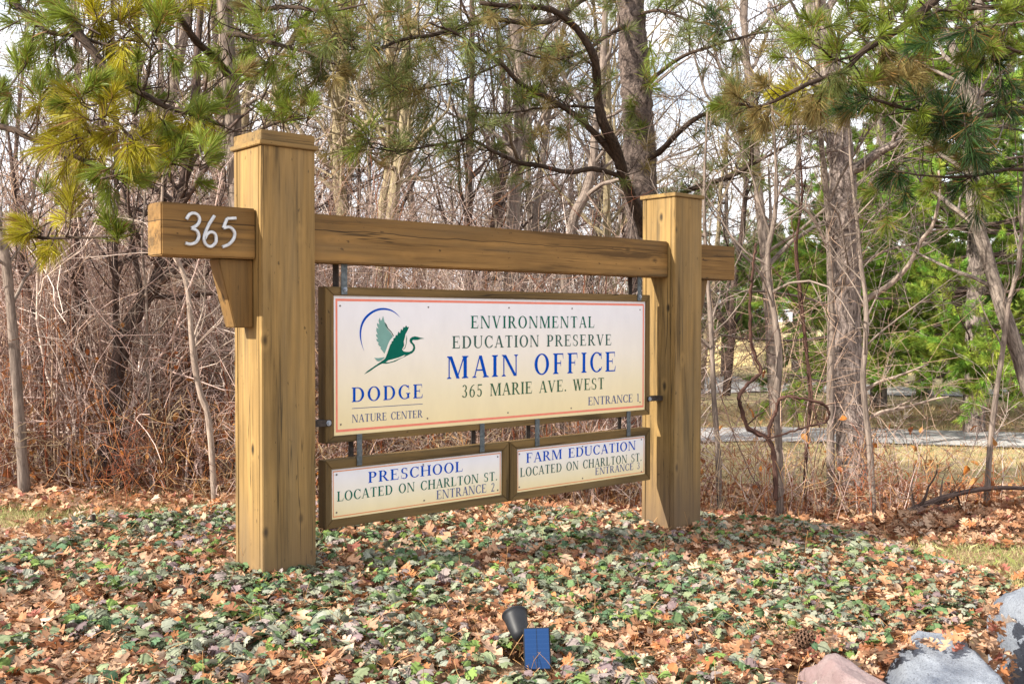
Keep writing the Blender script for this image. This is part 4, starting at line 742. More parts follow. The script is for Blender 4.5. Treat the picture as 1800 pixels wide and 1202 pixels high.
# ------------------------------------------------------------------ background bare trees (individuals) from a few prototypes
protos = []
for k in range(7):
    rng = np.random.default_rng(200+k); hgt = rng.uniform(8, 12); b = np.zeros(3)
    root = bpy.data.objects.new("bare_tree", None); COL.objects.link(root); root.empty_display_size = .1
    c = grow(rng, np.zeros((1, 3)), np.array([[rng.normal(0, .08), rng.normal(0, .08), 1]]), [hgt], 26, .045, .02); R = np.linspace(rng.uniform(.07, .13), .012, 26)[None]
    c[0, 0, 2] -= .15
    mat = [M_grey, M_dark, M_yel, M_grey, M_grey, M_dark, M_grey][k]
    mb = MB(); mb.tubes(c, R*(1+rng.normal(0, .04, R.shape)), 10); mb.build("trunk", mat, root, smooth=True)
    mb = MB(); bare_crown(rng, mb, c, R, 26, (.16, .34), .14, 7, 5, .09, (28, 60), .0036); mb.build("crown", mat, root, smooth=True); protos.append(root)
rng = np.random.default_rng(77); used = set()
ZONES = [(60, 420, 9, 12, 24, "one of the bare trees in the thicket behind the numbered beam end", "bare trees in the thicket"), (420, 1120, 15, 14, 30, "one of the bare background trees seen over the crossbeam between the posts", "bare trees behind the sign"), (1120, 1480, 5, 16, 30, "one of the bare trees between the far post and the furrowed trunk", "bare trees beyond the far post")]
for a, b_, n, da, db, lab, grp in ZONES:
    for i in range(n):
        k = int(rng.integers(0, 7)); u = a+(b_-a)*(i+rng.uniform(.1, .9))/n; D = rng.uniform(da, db); p = on_ground(u, D); p[2] -= .03; s = rng.uniform(.8, 1.15)
        if k not in used:
            used.add(k); r = protos[k]; r.location = p; r.rotation_euler = (0, 0, rng.uniform(0, 6.28)); r.scale = (s, s, s); prop(r, lab, "tree", grp)
        else: prop(dup(protos[k], p, rng.uniform(0, 6.28), s, lab, grp), cat="tree")
for k in range(7):
    if k not in used: raise RuntimeError("unused prototype")

# ------------------------------------------------------------------ conifers at the right
def conifer(name, label, base, hgt, rad, seed, clear, col, dens=1.0, trunk_r=.17, needle=.11, trunk_mat=None):
    rng = np.random.default_rng(seed); t = thing(name, label, "evergreen", base)
    top = base+np.array([0, 0, hgt]); c, rr = trunk_mesh(t, [base-[0, 0, .1], base+[0.03, 0, hgt*.4], top], [trunk_r, trunk_r*.7, .02], trunk_mat or M_rough, 40, 12, .06, seed)
    nb = int(46*dens); z = clear+(hgt-clear)*rng.uniform(0, 1, nb)**1.25; z = np.round((z-clear)/.55)*.55+clear+rng.normal(0, .06, nb); az = rng.uniform(0, 2*math.pi, nb); ln = rad*(1-.8*(z-clear)/(hgt-clear))*rng.uniform(.65, 1.1, nb)
    s = base+np.column_stack([np.zeros(nb), np.zeros(nb), z]); d = np.column_stack([np.cos(az), np.sin(az), rng.uniform(-.30, -.02, nb)]); P = grow(rng, s, d, ln, 8, .09, .05); R = taper(np.full(nb, .03), 8, .2)
    br_ = MB(); br_.tubes(P, R, 5)
    n2 = int(nb*9); s, d, r, l, _ = kids(rng, P, R, n2, .22, 1, (30, 65), .45); P2 = grow(rng, s, d, l*rng.uniform(.15, .4, n2), 5, .14, .03); br_.tubes(P2, np.maximum(taper(r*.4, 5, .4), .004), 3); br_.build("branches", M_dark, t, smooth=True)
    n3 = int(n2*11); s, d, r, l, i_ = kids(rng, np.concatenate([P2]), np.maximum(taper(np.full(n2, .01), 5, .4), .004), n3, .1, 1.0, (5, 60), .6); d[:, 2] += .25
    fo = MB(); cc = np.asarray(col)*rng.uniform(.6, 1.35, (n3, 1)); cc[:, 0] *= rng.uniform(.8, 1.5, n3)
    needles(rng, fo, s, d, .13, needle, int(40), cc, .0042, .02, (12, 52)); fo.build("foliage", M_needle, t, tint=True)
    return t
CG = np.array([.27, .44, .07]); CD = np.array([.18, .31, .07])
conifer("pine_tree", "bright green soft-needled pine standing beside the lane, low boughs and thick trunk", on_ground(1714, 17.2), 9.5, 3.2, 301, 1.25, CG, 2.2, .20)
conifer("pine_tree", "green pine just behind the bright one beside the lane", on_ground(1835, 20.5), 11, 3.6, 302, 1.2, CD, 1.6, .2)
conifer("pine_tree", "tall light green pine filling the gap above the lane", on_ground(1625, 25.0), 14, 4.0, 303, 1.3, CG*1.1, 1.8, .2, .13)
conifer("pine_tree", "green pine standing behind the furrowed trunk", on_ground(1545, 22.0), 11, 3.0, 307, 1.6, CD*1.1, 1.3, .18, .13)
conifer("pine_tree", "pale green pine farthest back beyond the lane", on_ground(1770, 29.0), 15, 4.4, 308, 1.5, CG, 1.7, .2, .14)
conifer("pine_tree", "faint distant pine between the loop sapling and the furrowed trunk", on_ground(1400, 31.0), 9.0, 3.4, 304, 1.6, CD*.9, .9, .16, .14)
conifer("pine_tree", "distant pine showing beside the far post", on_ground(1275, 35.0), 9.0, 3.4, 305, 1.5, CD*.9, .8, .16, .14)
conifer("pine_tree", "small dark pine deep in the brush behind the leaning trunk", on_ground(300, 26.0), 3.2, 1.4, 306, .3, np.array([.05, .085, .03]), .5, .07, .14)

# ------------------------------------------------------------------ undergrowth and distant woods (uncountable twigs)
def wedge(rng, n, ua, ub, da, db, pw=1.0):
    u = rng.uniform(ua, ub, n); D = da+(db-da)*rng.uniform(0, 1, n)**pw; p = CAM[None]+(_fw[None]+_rt[None]*((u-900)/FPX)[:, None])*D[:, None]; p[:, 2] = height(p[:, 0], p[:, 1]); return p, D
def twigs(rng, mb, p, hgt, r0, cols, n1=6, n2=3, lean=.3, l1=(.25, .6), wob=.16, ks=7):
    n = len(p); d = np.column_stack([rng.normal(0, lean, n), rng.normal(0, lean, n), np.ones(n)]); P = grow(rng, p-[0, 0, .03], d, hgt, ks, wob, .02); R = np.maximum(taper(r0, ks, .3), .0024)
    cidx = rng.integers(0, len(cols), n); tint = np.asarray(cols)[cidx]*rng.uniform(.7, 1.25, (n, 1)); mb.tubes(P, R, 4, tint)
    m = n*n1; s, d, r, ln, i1 = kids(rng, P, R, m, .15, 1, (25, 80)); P1 = grow(rng, s, d, ln*rng.uniform(*l1, m), 5, wob*1.3, .03); R1 = np.maximum(taper(r*.6, 5, .4), .0022); mb.tubes(P1, R1, 3, tint[i1]*1.05)
    if n2:
        m2 = m*n2; s, d, r, ln, i2 = kids(rng, P1, R1, m2, .1, 1, (25, 80)); P2 = grow(rng, s, d, ln*rng.uniform(.25, .7, m2), 4, wob*1.5, .02); mb.tubes(P2, np.maximum(taper(r*.7, 4, .6), .0018), 3, tint[i1][i2]*1.1)
RUST = [np.array(c) for c in ((.42, .17, .065), (.30, .10, .05), (.48, .28, .13), (.50, .37, .23), (.18, .08, .05))]
PINK = [np.array(c) for c in ((.52, .38, .33), (.40, .275, .23), (.66, .54, .47), (.17, .105, .085), (.48, .33, .235))]
rng = np.random.default_rng(501); mb = MB()
p, D = wedge(rng, 600, -120, 640, 8.8, 15, 1.0); twigs(rng, mb, p, rng.uniform(1.2, 3.5, len(p))*np.clip((D-8.2)/1.6, .3, 1), rng.uniform(.0045, .013, len(p)), PINK, 7, 3, .2)
p, D = wedge(rng, 380, 540, 1160, 9.0, 15, 1.1); twigs(rng, mb, p, rng.uniform(1.0, 2.6, len(p))*np.clip((D-8.4)/1.6, .3, 1), rng.uniform(.004, .010, len(p)), PINK, 7, 3, .28)
p, D = wedge(rng, 330, -120, 1120, 8.7, 12, 1.0); twigs(rng, mb, p, rng.uniform(1.2, 3.4, len(p))*np.clip((D-8.0)/1.6, .4, 1), rng.uniform(.006, .014, len(p)), PINK+RUST[:2], 3, 2, .09, (.15, .4), .07)
p, D = wedge(rng, 34, -100, 480, 8.9, 12, 1.0); twigs(rng, mb, p, rng.uniform(1.5, 3.6, len(p)), rng.uniform(.012, .024, len(p)), PINK[:3], 10, 5, .25)
p, D = wedge(rng, 34, 1150, 1540, 8.7, 12, 1.0); twigs(rng, mb, p, rng.uniform(.9, 2.4, len(p)), rng.uniform(.0035, .008, len(p)), PINK, 7, 3, .3)
p, D = wedge(rng, 22, 1560, 1900, 8.9, 13, 1.0); twigs(rng, mb, p, rng.uniform(.6, 1.8, len(p)), rng.uniform(.003, .006, len(p)), PINK, 6, 3, .3)
prop(mb.build("undergrowth", M_twig, tint=True, smooth=True), kind="stuff")
mb = MB()
p, D = wedge(rng, 400, -120, 640, 8.3, 11.0, 1.5); twigs(rng, mb, p, rng.uniform(.3, 1.1, len(p)), rng.uniform(.002, .005, len(p)), RUST+PINK[:2], 5, 2, .5, wob=.25)
p, D = wedge(rng, 190, 1130, 1600, 8.5, 9.6, 1.6); twigs(rng, mb, p, rng.uniform(.2, .75, len(p)), rng.uniform(.003, .0065, len(p)), RUST+PINK[:2], 3, 1, .22, wob=.14)
p, D = wedge(rng, 60, 1560, 1900, 8.6, 9.8, 1.5); twigs(rng, mb, p, rng.uniform(.2, .5, len(p)), rng.uniform(.003, .0065, len(p)), RUST[:3], 3, 1, .22, wob=.14)
p, D = wedge(rng, 260, 640, 1130, 8.6, 11.0, 1.3); twigs(rng, mb, p, rng.uniform(.3, 1.0, len(p)), rng.uniform(.002, .005, len(p)), RUST+PINK, 5, 2, .4, wob=.2)
prop(mb.build("dry_weeds", M_twig, tint=True, smooth=True), kind="stuff")
mb = MB(); GREY = [np.array(c) for c in ((.44, .36, .34), (.34, .27, .25), (.54, .46, .43), (.22, .16, .14), (.46, .37, .29))]
p, D = wedge(rng, 290, -250, 1260, 17, 45, 1.0); hh = rng.uniform(2.5, 8.0, len(p))*np.clip(D/26, .7, 1.2); uu = 900+FPX*((p-CAM)@_rt)/D; hh = hh*np.where(uu < 150, .62, 1.0); twigs(rng, mb, p, hh, rng.uniform(.015, .045, len(p)), GREY, 16, 5, .09, (.12, .34), .10, 9)
p, D = wedge(rng, 60, 1240, 2000, 34, 60, 1.0); hh = rng.uniform(3.5, 9.0, len(p)); twigs(rng, mb, p, hh, rng.uniform(.015, .04, len(p)), GREY, 14, 5, .09, (.12, .34), .10, 9)
prop(mb.build("distant_woods", M_twig, tint=True, smooth=True), kind="stuff")

# ------------------------------------------------------------------ leaves on the ground
def outline_leaf(kind, rng):
    """half outlines mirrored; returns verts (m,3) and triangle fan/strip faces; leaf lies in xy, stalk at -y"""
    if kind == 'oak':      # deep lobes
        half = [(.03, 0), (.07, .06), (.20, .16), (.24, .24), (.10, .30), (.12, .36), (.34, .46), (.40, .56), (.33, .58), (.13, .54), (.14, .62), (.30, .74), (.32, .82), (.24, .82), (.10, .76), (.10, .84), (.14, .94), (.06, .97), (0.0, 1.0)]
    elif kind == 'maple':
        half = [(.02, 0), (.18, -.04), (.30, .06), (.24, .14), (.46, .22), (.50, .34), (.36, .38), (.52, .56), (.46, .62), (.28, .56), (.16, .56), (.20, .74), (.12, .82), (0.0, 1.0)]
    elif kind == 'ovate':
        half = [(.02, 0), (.16, .10), (.26, .28), (.28, .46), (.22, .66), (.12, .84), (0.0, 1.0)]
    else:                  # lobed round cover leaf
        half = [(.04, .10), (.16, -.04), (.28, .02), (.30, .12), (.44, .10), (.50, .24), (.40, .34), (.54, .46), (.50, .60), (.36, .58), (.38, .76), (.28, .84), (.17, .72), (.12, .92), (0.0, .98)]
    h = np.array(half); n = len(h); mid = np.column_stack([np.zeros(n), np.maximum.accumulate(h[:, 1])])
    R_ = h; L_ = h*[-1, 1]; v2 = np.vstack([mid, R_, L_]); f = []
    for i in range(n-1):
        f.append([i, n+i, n+i+1, i+1]); f.append([i, i+1, 2*n+i+1, 2*n+i])
    return v2, np.array(f)
LAMP_PTS = np.array([at(944, 1140, 3.72), at(944, 1128, 3.65), at(930, 1120, 3.75), at(912, 1100, 3.85), at(905, 1105, 3.75), at(950, 1150, 3.62), at(1410, 1124, 3.95), at(1408, 1130, 3.87), at(1405, 1135, 3.8)])
def scatter_leaves(rng, mb, pos, size, cols, kind, curl=.35, tilt=.35, variants=6, nrm_up=True, dome=0.0):
    far_ = np.min(np.linalg.norm(pos[:, None, :2]-LAMP_PTS[None, :, :2], axis=2), axis=1) > .075
    pos, size, cols = pos[far_], size[far_], cols[far_]
    n = len(pos); var = rng.integers(0, variants, n)
    for k in range(variants):
        s = np.where(var == k)[0]
        if not len(s): continue
        v2, f = outline_leaf(kind, rng); v2 = v2*(1+rng.normal(0, .05, v2.shape)) - [0, .5]
        a, b, c = rng.normal(0, curl), rng.normal(0, curl), rng.uniform(0, curl)
        z = a*v2[:, 1]**2 + c*np.abs(v2[:, 0])*1.2 + b*v2[:, 0]*v2[:, 1]*1.6 + .03*np.sin(v2[:, 1]*9+k) - dome*(v2[:, 0]**2+v2[:, 1]**2)*1.2
        T3 = np.column_stack([v2, z])
        m = len(s); yaw = rng.uniform(0, 2*math.pi, m); nx, ny = rng.normal(0, tilt, m), rng.normal(0, tilt, m)
        zc = unit(np.column_stack([nx, ny, np.ones(m)])); xa = np.column_stack([np.cos(yaw), np.sin(yaw), np.zeros(m)]); ya = unit(np.cross(zc, xa)); xa = np.cross(ya, zc)
        B = np.stack([xa, ya, zc], axis=1)*size[s][:, None, None]; V = np.einsum('vk,nkj->nvj', T3, B)+pos[s][:, None, :]
        F = (np.arange(m)[:, None, None]*len(T3)+f[None]).reshape(-1, 4); mb.add(V.reshape(-1, 3), F, None, np.repeat(cols[s], len(T3), axis=0))
LEAFC = np.array([(.58, .36, .235), (.46, .24, .13), (.63, .43, .30), (.30, .14, .08), (.62, .46, .34), (.44, .25, .15), (.48, .21, .09), (.36, .14, .11), (.66, .54, .44), (.34, .23, .19)])
def leafcols(rng, n, warm=1.0): return np.array([1.04, .96, .87])*LEAFC[rng.choice(10, n, p=[.18, .13, .17, .09, .11, .13, .07, .04, .04, .04])]*rng.uniform(.65, 1.2, (n, 1))
rng = np.random.default_rng(601)
def area(rng, n, ua, ub, da, db, pw=1.0):
    p, D = wedge(rng, n, ua, ub, da, db, pw); return p
def patch(p): return (np.sin(p[:, 0]*3.1+.7+1.3*np.sin(p[:, 1]*2.2))*np.cos(p[:, 1]*3.7+.3+1.1*np.sin(p[:, 0]*1.9))+.6*np.sin(p[:, 0]*7.3+2)*np.cos(p[:, 1]*6.1+1))*.75
bedm = lambda p: bed_dist(p[:, 0], p[:, 1])
mb = MB()
p = area(rng, 30000, -120, 1930, 2.9, 8.0, .9); keep = (bedm(p) > -.1) & (rng.random(len(p)) < .85-.35*patch(p)); p = p[keep]; p[:, 2] += rng.uniform(.0, .055, len(p)); n = len(p)
kk = rng.random(n); sz = .030+.055*rng.random(n)**1.6
for kd, lo, hi in (('oak', 0, .6), ('maple', .6, .8), ('ovate', .8, 1.01)):
    s = (kk >= lo) & (kk < hi); scatter_leaves(rng, mb, p[s], sz[s]*(1.2 if kd == 'oak' else .85), leafcols(rng, s.sum()), kd, .5, .42, 10)
p = area(rng, 16000, -150, 1950, 6.3, 10.8, 1.0); bd = bedm(p); lawn = (np.sin(p[:, 0]*1.3+.5)*np.cos(p[:, 1]*1.7)+rng.normal(0, .5, len(p))) ; D = (p-CAM)@_fw
keep = (bd < .1) & ((D > 7.4) | (lawn > .55)); p = p[keep]; p[:, 2] += rng.uniform(0, .045, len(p)); n = len(p); kk = rng.random(n); sz = rng.uniform(.05, .11, n)
for kd, lo, hi in (('oak', 0, .6), ('maple', .6, .8), ('ovate', .8, 1.01)):
    s = (kk >= lo) & (kk < hi); scatter_leaves(rng, mb, p[s], sz[s], leafcols(rng, s.sum())*1.05, kd, .4, .5)
p = area(rng, 260, -120, 1930, 2.9, 8.0, .8); p = p[bedm(p) > 0]; p[:, 2] += rng.uniform(.05, .085, len(p)); scatter_leaves(rng, mb, p, rng.uniform(.085, .125, len(p)), leafcols(rng, len(p))*1.05, 'oak', .5, .4, 12)
# leaves heaped at the wood edge on the right
p = area(rng, 1500, 1560, 1950, 7.9, 9.0, 1.0); p[:, 2] += rng.uniform(0, .10, len(p)); scatter_leaves(rng, mb, p, rng.uniform(.06, .12, len(p)), leafcols(rng, len(p)), 'oak', .4, .6)
prop(mb.build("leaf_litter", M_litter, tint=True, smooth=True), kind="stuff")
# leafy ground cover in the bed
mb = MB(); GC = np.array([(.20, .235, .13), (.25, .27, .185), (.125, .195, .085), (.27, .275, .21), (.18, .26, .07), (.29, .235, .215), (.22, .16, .16), (.26, .275, .215), (.10, .17, .09)])
ncl = 6900; p = area(rng, ncl, -120, 1930, 2.9, 7.6, .85); den = patch(p); p = p[(bedm(p) > .03) & (rng.random(len(p)) < .62+.75*den)]
q = np.repeat(p, 4, axis=0); q[:, :2] += rng.normal(0, .034, (len(q), 2)); q[:, 2] = height(q[:, 0], q[:, 1])+rng.uniform(.025, .08, len(q)); n = len(q)
cc = 1.14*np.repeat(GC[rng.choice(9, len(p), p=[.2, .17, .13, .12, .10, .08, .06, .08, .06])], 4, axis=0)*rng.uniform(.7, 1.25, (n, 1))
scatter_leaves(rng, mb, q, rng.uniform(.028, .060, n), cc, 'cover', .3, .45, 8, dome=.75)
b1 = q-np.array([0, 0, .004]); st = b1.copy(); st[:, :2] += rng.normal(0, .02, (n, 2)); st[:, 2] = height(st[:, 0], st[:, 1])-.01
mb.tubes(np.stack([st, (st+b1)/2, b1], axis=1), np.full((n, 3), .0011), 3, np.tile([[.20, .12, .05]], (n, 1)))
prop(mb.build("ground_cover", M_cover, tint=True, smooth=True), kind="stuff")
# dry stalks and pine straw among the cover
mb = MB(); p = area(rng, 3600, -120, 1930, 2.9, 8.3, .9); p = p[bedm(p) > 0]; n = len(p); d = rng.normal(0, 1, (n, 3)); d[:, 2] = np.abs(rng.normal(.1, .35, n)); P = grow(rng, p+[0, 0, .02], d, rng.uniform(.06, .2, n), 4, .15, -.02)
mb.tubes(P, np.full((n, 4), .0010), 3, np.array([.50, .28, .12])*rng.uniform(.5, 1.3, (n, 1))); prop(mb.build("pine_straw", M_twig, tint=True), kind="stuff")
# lawn grass
def blades(rng, mb, p, h, wd, cols):
    n = len(p); d = np.column_stack([rng.normal(0, .5, n), rng.normal(0, .5, n), np.ones(n)]); d = unit(d); w_ = unit(np.cross(d, rng.normal(0, 1, (n, 3))))*wd; h = h[:, None]
    t_ = p+d*h; t_[:, :2] += rng.normal(0, .35, (n, 2))*h; v = np.stack([p-w_, p+w_, p+d*h*.55+w_*.7, t_, p+d*h*.55-w_*.7], axis=1).reshape(-1, 3); mb.add(v, np.arange(n)[:, None]*5+np.arange(5)[None], None, np.repeat(cols, 5, axis=0))
GRC = np.array([(.32, .34, .11), (.46, .42, .20), (.20, .27, .07), (.58, .48, .27), (.38, .38, .16)])
mb = MB(); p = area(rng, 60000, -150, 1950, 6.0, 9.3, 1.0); bd = bedm(p); pt = np.sin(p[:, 0]*1.9+.2)*np.cos(p[:, 1]*1.5+.9); D = (p-CAM)@_fw; p = p[(bd < -.02) & ((D < 7.8) | (pt > .35))]; n = len(p)
blades(rng, mb, p, rng.uniform(.025, .065, n), .0016, GRC[rng.integers(0, 5, n)]*rng.uniform(.7, 1.25, (n, 1))); prop(mb.build("lawn_grass", M_grass, tint=True), kind="stuff")
mb = MB(); DRY = np.array([(.56, .38, .20), (.50, .30, .14), (.62, .48, .28), (.42, .40, .18), (.56, .42, .25)])
p = area(rng, 26000, 1130, 2000, 11.0, 22, .8); D = (p-CAM)@_fw; dd = p-CAM; vv = 601-FPX*(dd@_up)/D
wr = MB(); ok = np.ones(len(p), bool)
for nm in ("path", "road"):
    ob = bpy.data.objects[nm]; co = np.array([v.co for v in ob.data.vertices]).reshape(5, 60, 3); a, b_ = co[0], co[-1]
    # drop the blades standing on the lane
    pts = np.vstack([a[:, :2], b_[::-1, :2]]); ins = np.zeros(len(p), bool)
    for i in range(len(pts)):
        p1 = pts[i]; p2 = pts[(i+1) % len(pts)]; ins ^= ((p1[1] > p[:, 1]) != (p2[1] > p[:, 1])) & (p[:, 0] < (p2[0]-p1[0])*(p[:, 1]-p1[1])/(p2[1]-p1[1]+1e-12)+p1[0])
    ok &= ~ins
p = p[ok]; n = len(p); D = (p-CAM)@_fw; blades(rng, mb, p, rng.uniform(.04, .20, n)*np.where(D < 16, .6, 1.0), .003, DRY[rng.integers(0, 5, n)]*rng.uniform(.7, 1.2, (n, 1))); prop(mb.build("dry_grass", M_grass, tint=True), kind="stuff")
# dry leaves still clinging to the brush
mb = MB(); p, D = wedge(rng, 480, -120, 640, 8.5, 11, 1.3); p[:, 2] += np.abs(rng.normal(0, .5, len(p))); c_ = np.array([(.45, .16, .03), (.50, .24, .08), (.36, .12, .04)])[rng.integers(0, 3, len(p))]
scatter_leaves(rng, mb, p, rng.uniform(.05, .10, len(p)), c_, 'ovate', .5, 2.5)
p, D = wedge(rng, 90, 1130, 1800, 8.6, 10.5, 1.0); p[:, 2] += np.abs(rng.normal(0, .45, len(p))); c_ = np.array([(.45, .16, .03), (.50, .24, .08), (.36, .12, .04)])[rng.integers(0, 3, len(p))]
scatter_leaves(rng, mb, p, rng.uniform(.05, .10, len(p)), c_, 'ovate', .5, 2.5)
prop(mb.build("withered_leaves", M_litter, tint=True, smooth=True), kind="stuff")

# ------------------------------------------------------------------ boulders, pine cone, lamp, stake
def stone_mat(name, dark, light, speck, pink=None):
    m, t, b = newmat(name, 0.75, 0.3); tcn = nd(t, "ShaderNodeTexCoord"); v = tcn.outputs["Object"]
    c = ramp(t, noise(t, v, 5, (1, 1, 1.6), 8, .7, .5), [(.32, dark), (.68, light)])
    c = mixc(t, ramp(t, noise(t, v, 2.6, detail=5, rough=.6), [(.42, 0.0), (.58, .75)]), c, light*1.5)
    c = mixc(t, ramp(t, noise(t, v, 120, detail=2, rough=.8), [(.56, 0.0), (.66, .7)]), c, speck); c = mixc(t, ramp(t, noise(t, v, 60, detail=3), [(.6, 0.0), (.7, .5)]), c, light*1.25)
    if pink is not None: c = mixc(t, ramp(t, noise(t, v, 9), [(.45, 0.0), (.6, .7)]), c, pink)
    t.links.new(c, b.inputs["Base Color"]); bump(t, b, noise(t, v, 35, detail=8, rough=.75), .9, .02); return m
def boulder(label, cen, rad, mat, seed, rz=0.0):
    rng = np.random.default_rng(seed); bm = bmesh.new(); bmesh.ops.create_icosphere(bm, subdivisions=5, radius=1.0)
    ph = rng.uniform(0, 6.28, (14, 3)); fr = rng.normal(0, 1, (14, 3))*np.repeat([[1.1], [2.2]], 7, axis=0); am = np.repeat([.085, .04], 7); cutn = unit(rng.normal(0, 1, (13, 3))*[1, 1, .8]); cuto = rng.uniform(.80, 1.02, 13)
    for v in bm.verts:
        d = np.array(v.co); k = 1+sum(am[i]*math.sin(fr[i]@d*1.6+ph[i, 0]) for i in range(14)); q = np.sign(d)*np.abs(d)**.8*k; 
        for fi in range(len(cutn)):
            e_ = cutn[fi]@q-cuto[fi]
            if e_ > 0: q = q-cutn[fi]*e_*.88
        q = q*(1+.012*math.sin(23*q[0]+3*ph[0, 0])*math.sin(19*q[1])+.010*math.sin(41*q[2]+17*q[0]))
        v.co = Vector(q*np.array(rad))
    me = bpy.data.meshes.new("boulder"); bm.to_mesh(me); bm.free(); me.polygons.foreach_set("use_smooth", np.ones(len(me.polygons), bool)); me.materials.append(mat)
    o = bpy.data.objects.new("boulder", me); COL.objects.link(o); o.location = [float(x) for x in cen]; o.rotation_euler = (0, 0, rz); prop(o, label, "boulder"); return o
SG = stone_mat("grey_granite", np.array([.07, .085, .12]), np.array([.23, .25, .28]), np.array([.04, .04, .05])); SGR = stone_mat("speckled_granite", np.array([.11, .13, .17]), np.array([.22, .24, .27]), np.array([.05, .05, .07])); SP = stone_mat("pink_granite", np.array([.20, .13, .13]), np.array([.27, .21, .20]), np.array([.12, .08, .08]), np.array([.28, .19, .185]))
boulder("grey boulder in the middle of the three at the bed edge", at(1662, 1250, 3.85), (.27, .22, .225), SG, 1, -.62)
boulder("speckled grey boulder, the tallest at the bed edge", at(1892, 1222, 4.15), (.30, .30, .34), SGR, 2, -.7)
boulder("pinkish boulder half buried under leaves beside the grey one", at(1504, 1262, 3.62), (.33, .11, .19), SP, 3, -1.96)
# leaves caught on and between the boulders
rngb = np.random.default_rng(88); PX = [(1470, 1120), (1520, 1150), (1545, 1185), (1560, 1150), (1600, 1140), (1640, 1135), (1690, 1122), (1735, 1130), (1755, 1160), (1765, 1190), (1750, 1100), (1740, 1075)]
pp = np.array([at(u+rngb.normal(0, 9), v+rngb.normal(0, 8), 3.93+rngb.normal(0, .06)) for u, v in PX for k in range(14)]); mb = MB()
scatter_leaves(rngb, mb, pp, rngb.uniform(.04, .085, len(pp)), leafcols(rngb, len(pp)), 'oak', .5, .6); prop(mb.build("caught_leaves", M_litter, tint=True, smooth=True), kind="stuff")
# pine cone
b = at(1410, 1124, 3.95); pc = thing("pine_cone", "open brown pine cone lying at the bed edge near the pink boulder", "pine cone", b); mb = MB(); ax = unit(_rt*.8+_up*.5-_fw*.2); ux = unit(np.cross(ax, [0, 0, 1.])); uy = np.cross(ax, ux)
for i in range(70):
    t = i/70; a = i*2.39996; r = .026*math.sin(math.pi*(.12+.85*t))**.8; c = b+ax*(t-.5)*.085; o = ux*math.cos(a)+uy*math.sin(a); s_ = np.cross(ax, o); l = r+.008; wv = .009*math.sin(math.pi*(.15+.8*t))+.002
    p0 = c+o*r*.2; p1 = c+o*l+ax*.010; th = ax*.0035
    mb.add([p0-s_*wv*.4, p0+s_*wv*.4, p1+s_*wv-th, p1-s_*wv-th, p1+s_*wv+th, p1-s_*wv+th, p1+o*.004], [[0, 1, 2, 3], [0, 1, 4, 5], [2, 3, 5, 4]]); base = mb.n-7; mb.F.append([[base+4, base+5, base+6], [base+2, base+6, base+3]])
mb.tubes(np.array([b-ax*.045, b, b+ax*.04]), np.array([.006, .012, .004]), 8); mb.build("scales", plain("cone_brown", (.14, .075, .045), .8, var=.5), pc)
# solar spotlight
M_blk = plain("black_plastic", (.012, .013, .016), .5, spec=.3, var=.2); M_pv = bpy.data.materials.new("solar_cells")
def pv():
    m, t, b = newmat("solar_cells", .4, .25); v = attr(t, "gc").outputs["Vector"]; sp = nd(t, "ShaderNodeSeparateXYZ"); t.links.new(v, sp.inputs[0])
    ln = mathn(t, 'ABSOLUTE', mathn(t, 'SUBTRACT', mathn(t, 'FRACT', mathn(t, 'MULTIPLY', sp.outputs[0], 14.5)), .5)); l2 = mathn(t, 'ABSOLUTE', mathn(t, 'SUBTRACT', mathn(t, 'FRACT', mathn(t, 'MULTIPLY', sp.outputs[1], 60)), .5))
    c = mixc(t, ramp(t, ln, [(.46, 0.0), (.49, .8)]), np.array([.004, .030, .105]), np.array([.003, .009, .024])); c = mixc(t, ramp(t, l2, [(.42, 0.0), (.47, .3)]), c, np.array([.02, .06, .16])); t.links.new(c, b.inputs["Base Color"]); return m
M_pv = pv()
b = ground_at(925, 1135); lampt = thing("solar_spotlight", "small black spotlight with tilted blue solar panel among the leaves", "spotlight", b)
hc = at(910, 1098, 3.92); ax = unit(np.array([.35, .75, .62]))    # head aims up at the boards
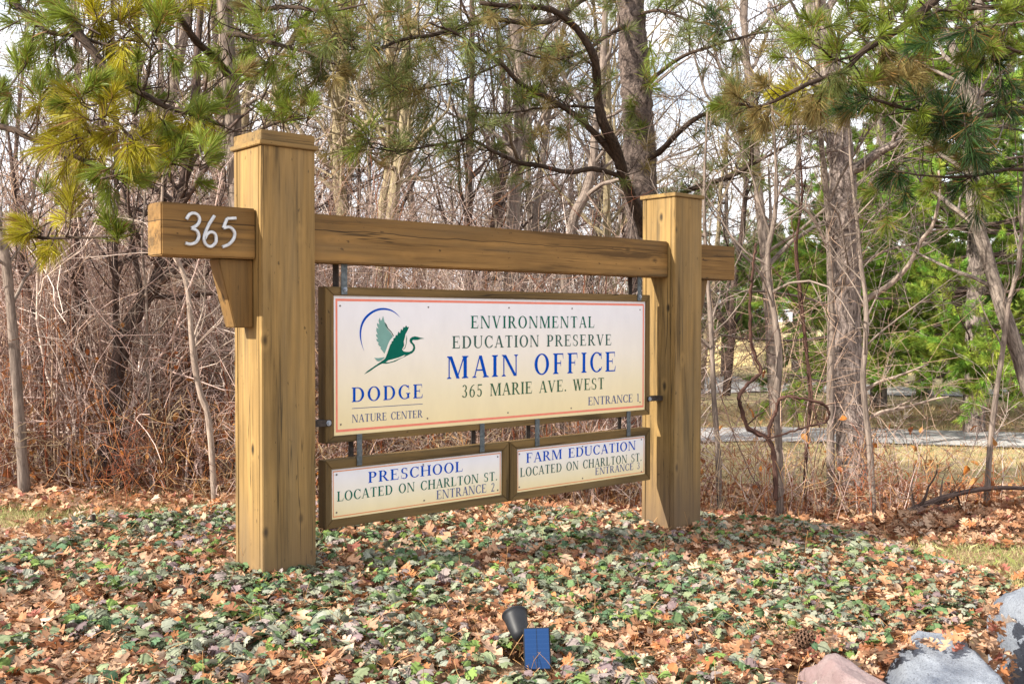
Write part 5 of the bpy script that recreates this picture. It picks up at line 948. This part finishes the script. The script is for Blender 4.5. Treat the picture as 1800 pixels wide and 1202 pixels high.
ts = np.array([-.065, -.062, -.045, -.01, .03, .046, .048, .052, .054, .046, .042]); rs = np.array([.012, .028, .038, .046, .052, .055, .060, .060, .056, .052, .046])*.86
mb = MB(); mb.tubes(np.array([hc+ax*t for t in ts]), rs, 28, cap=True); mb.build("lamp_head", M_blk, lampt, smooth=True)
mb = MB(); mb.tubes(np.array([hc+ax*.043, hc+ax*.0445]), np.array([.046, .046]), 28, cap=True); mb.build("lens", plain("lens_glass", (.5, .52, .55), .1, spec=.8), lampt)
pcn = at(944, 1140, 3.78); pu = unit(np.array([.75, -.66, 0.03])); pn = unit(np.array([-.56, -.66, .45])); pn = unit(pn-(pn@pu)*pu); pv_ = np.cross(pn, pu)
def slab(c, u_, v_, n_, hu, hv, hn): return [c+u_*a*hu+v_*b_*hv+n_*cc*hn for a in (-1, 1) for b_ in (-1, 1) for cc in (-1, 1)]
BF = [[0, 1, 3, 2], [4, 6, 7, 5], [0, 4, 5, 1], [2, 3, 7, 6], [0, 2, 6, 4], [1, 5, 7, 3]]
mb = MB(); mb.add(slab(pcn, pu, pv_, pn, .050, .077, .008), BF); bevel(mb.build("panel_housing", M_blk, lampt), .003)
gcv = [(a*.045, b_*.072, 0) for a in (-1, 1) for b_ in (-1, 1) for cc in (-1, 1)]; mb = MB(); mb.add(slab(pcn+pn*.0095, pu, pv_, pn, .045, .072, .0013), BF, gcv); mb.build("solar_panel", M_pv, lampt)
mb = MB(); mb.tubes(np.array([hc-ax*.05, b+[0, 0, .03], b-[0, 0, .12]]), np.array([.012, .011, .008]), 10); mb.tubes(np.array([pcn-pn*.008, pcn-pn*.05-[0, 0, .03], b+[0, 0, .0]]), np.array([.010, .010, .010]), 10); mb.build("stake", M_blk, lampt, smooth=True)
# small stake at left
b = ground_at(164, 933); st_ = thing("marker_stake", "short dark wooden stake poking from the leaves", "stake", b); mb = MB(); mb.box(b+[-.012, -.012, -.03], b+[.012, .012, .10], 2); bevel(mb.build("stem", M_dark, st_), .003)
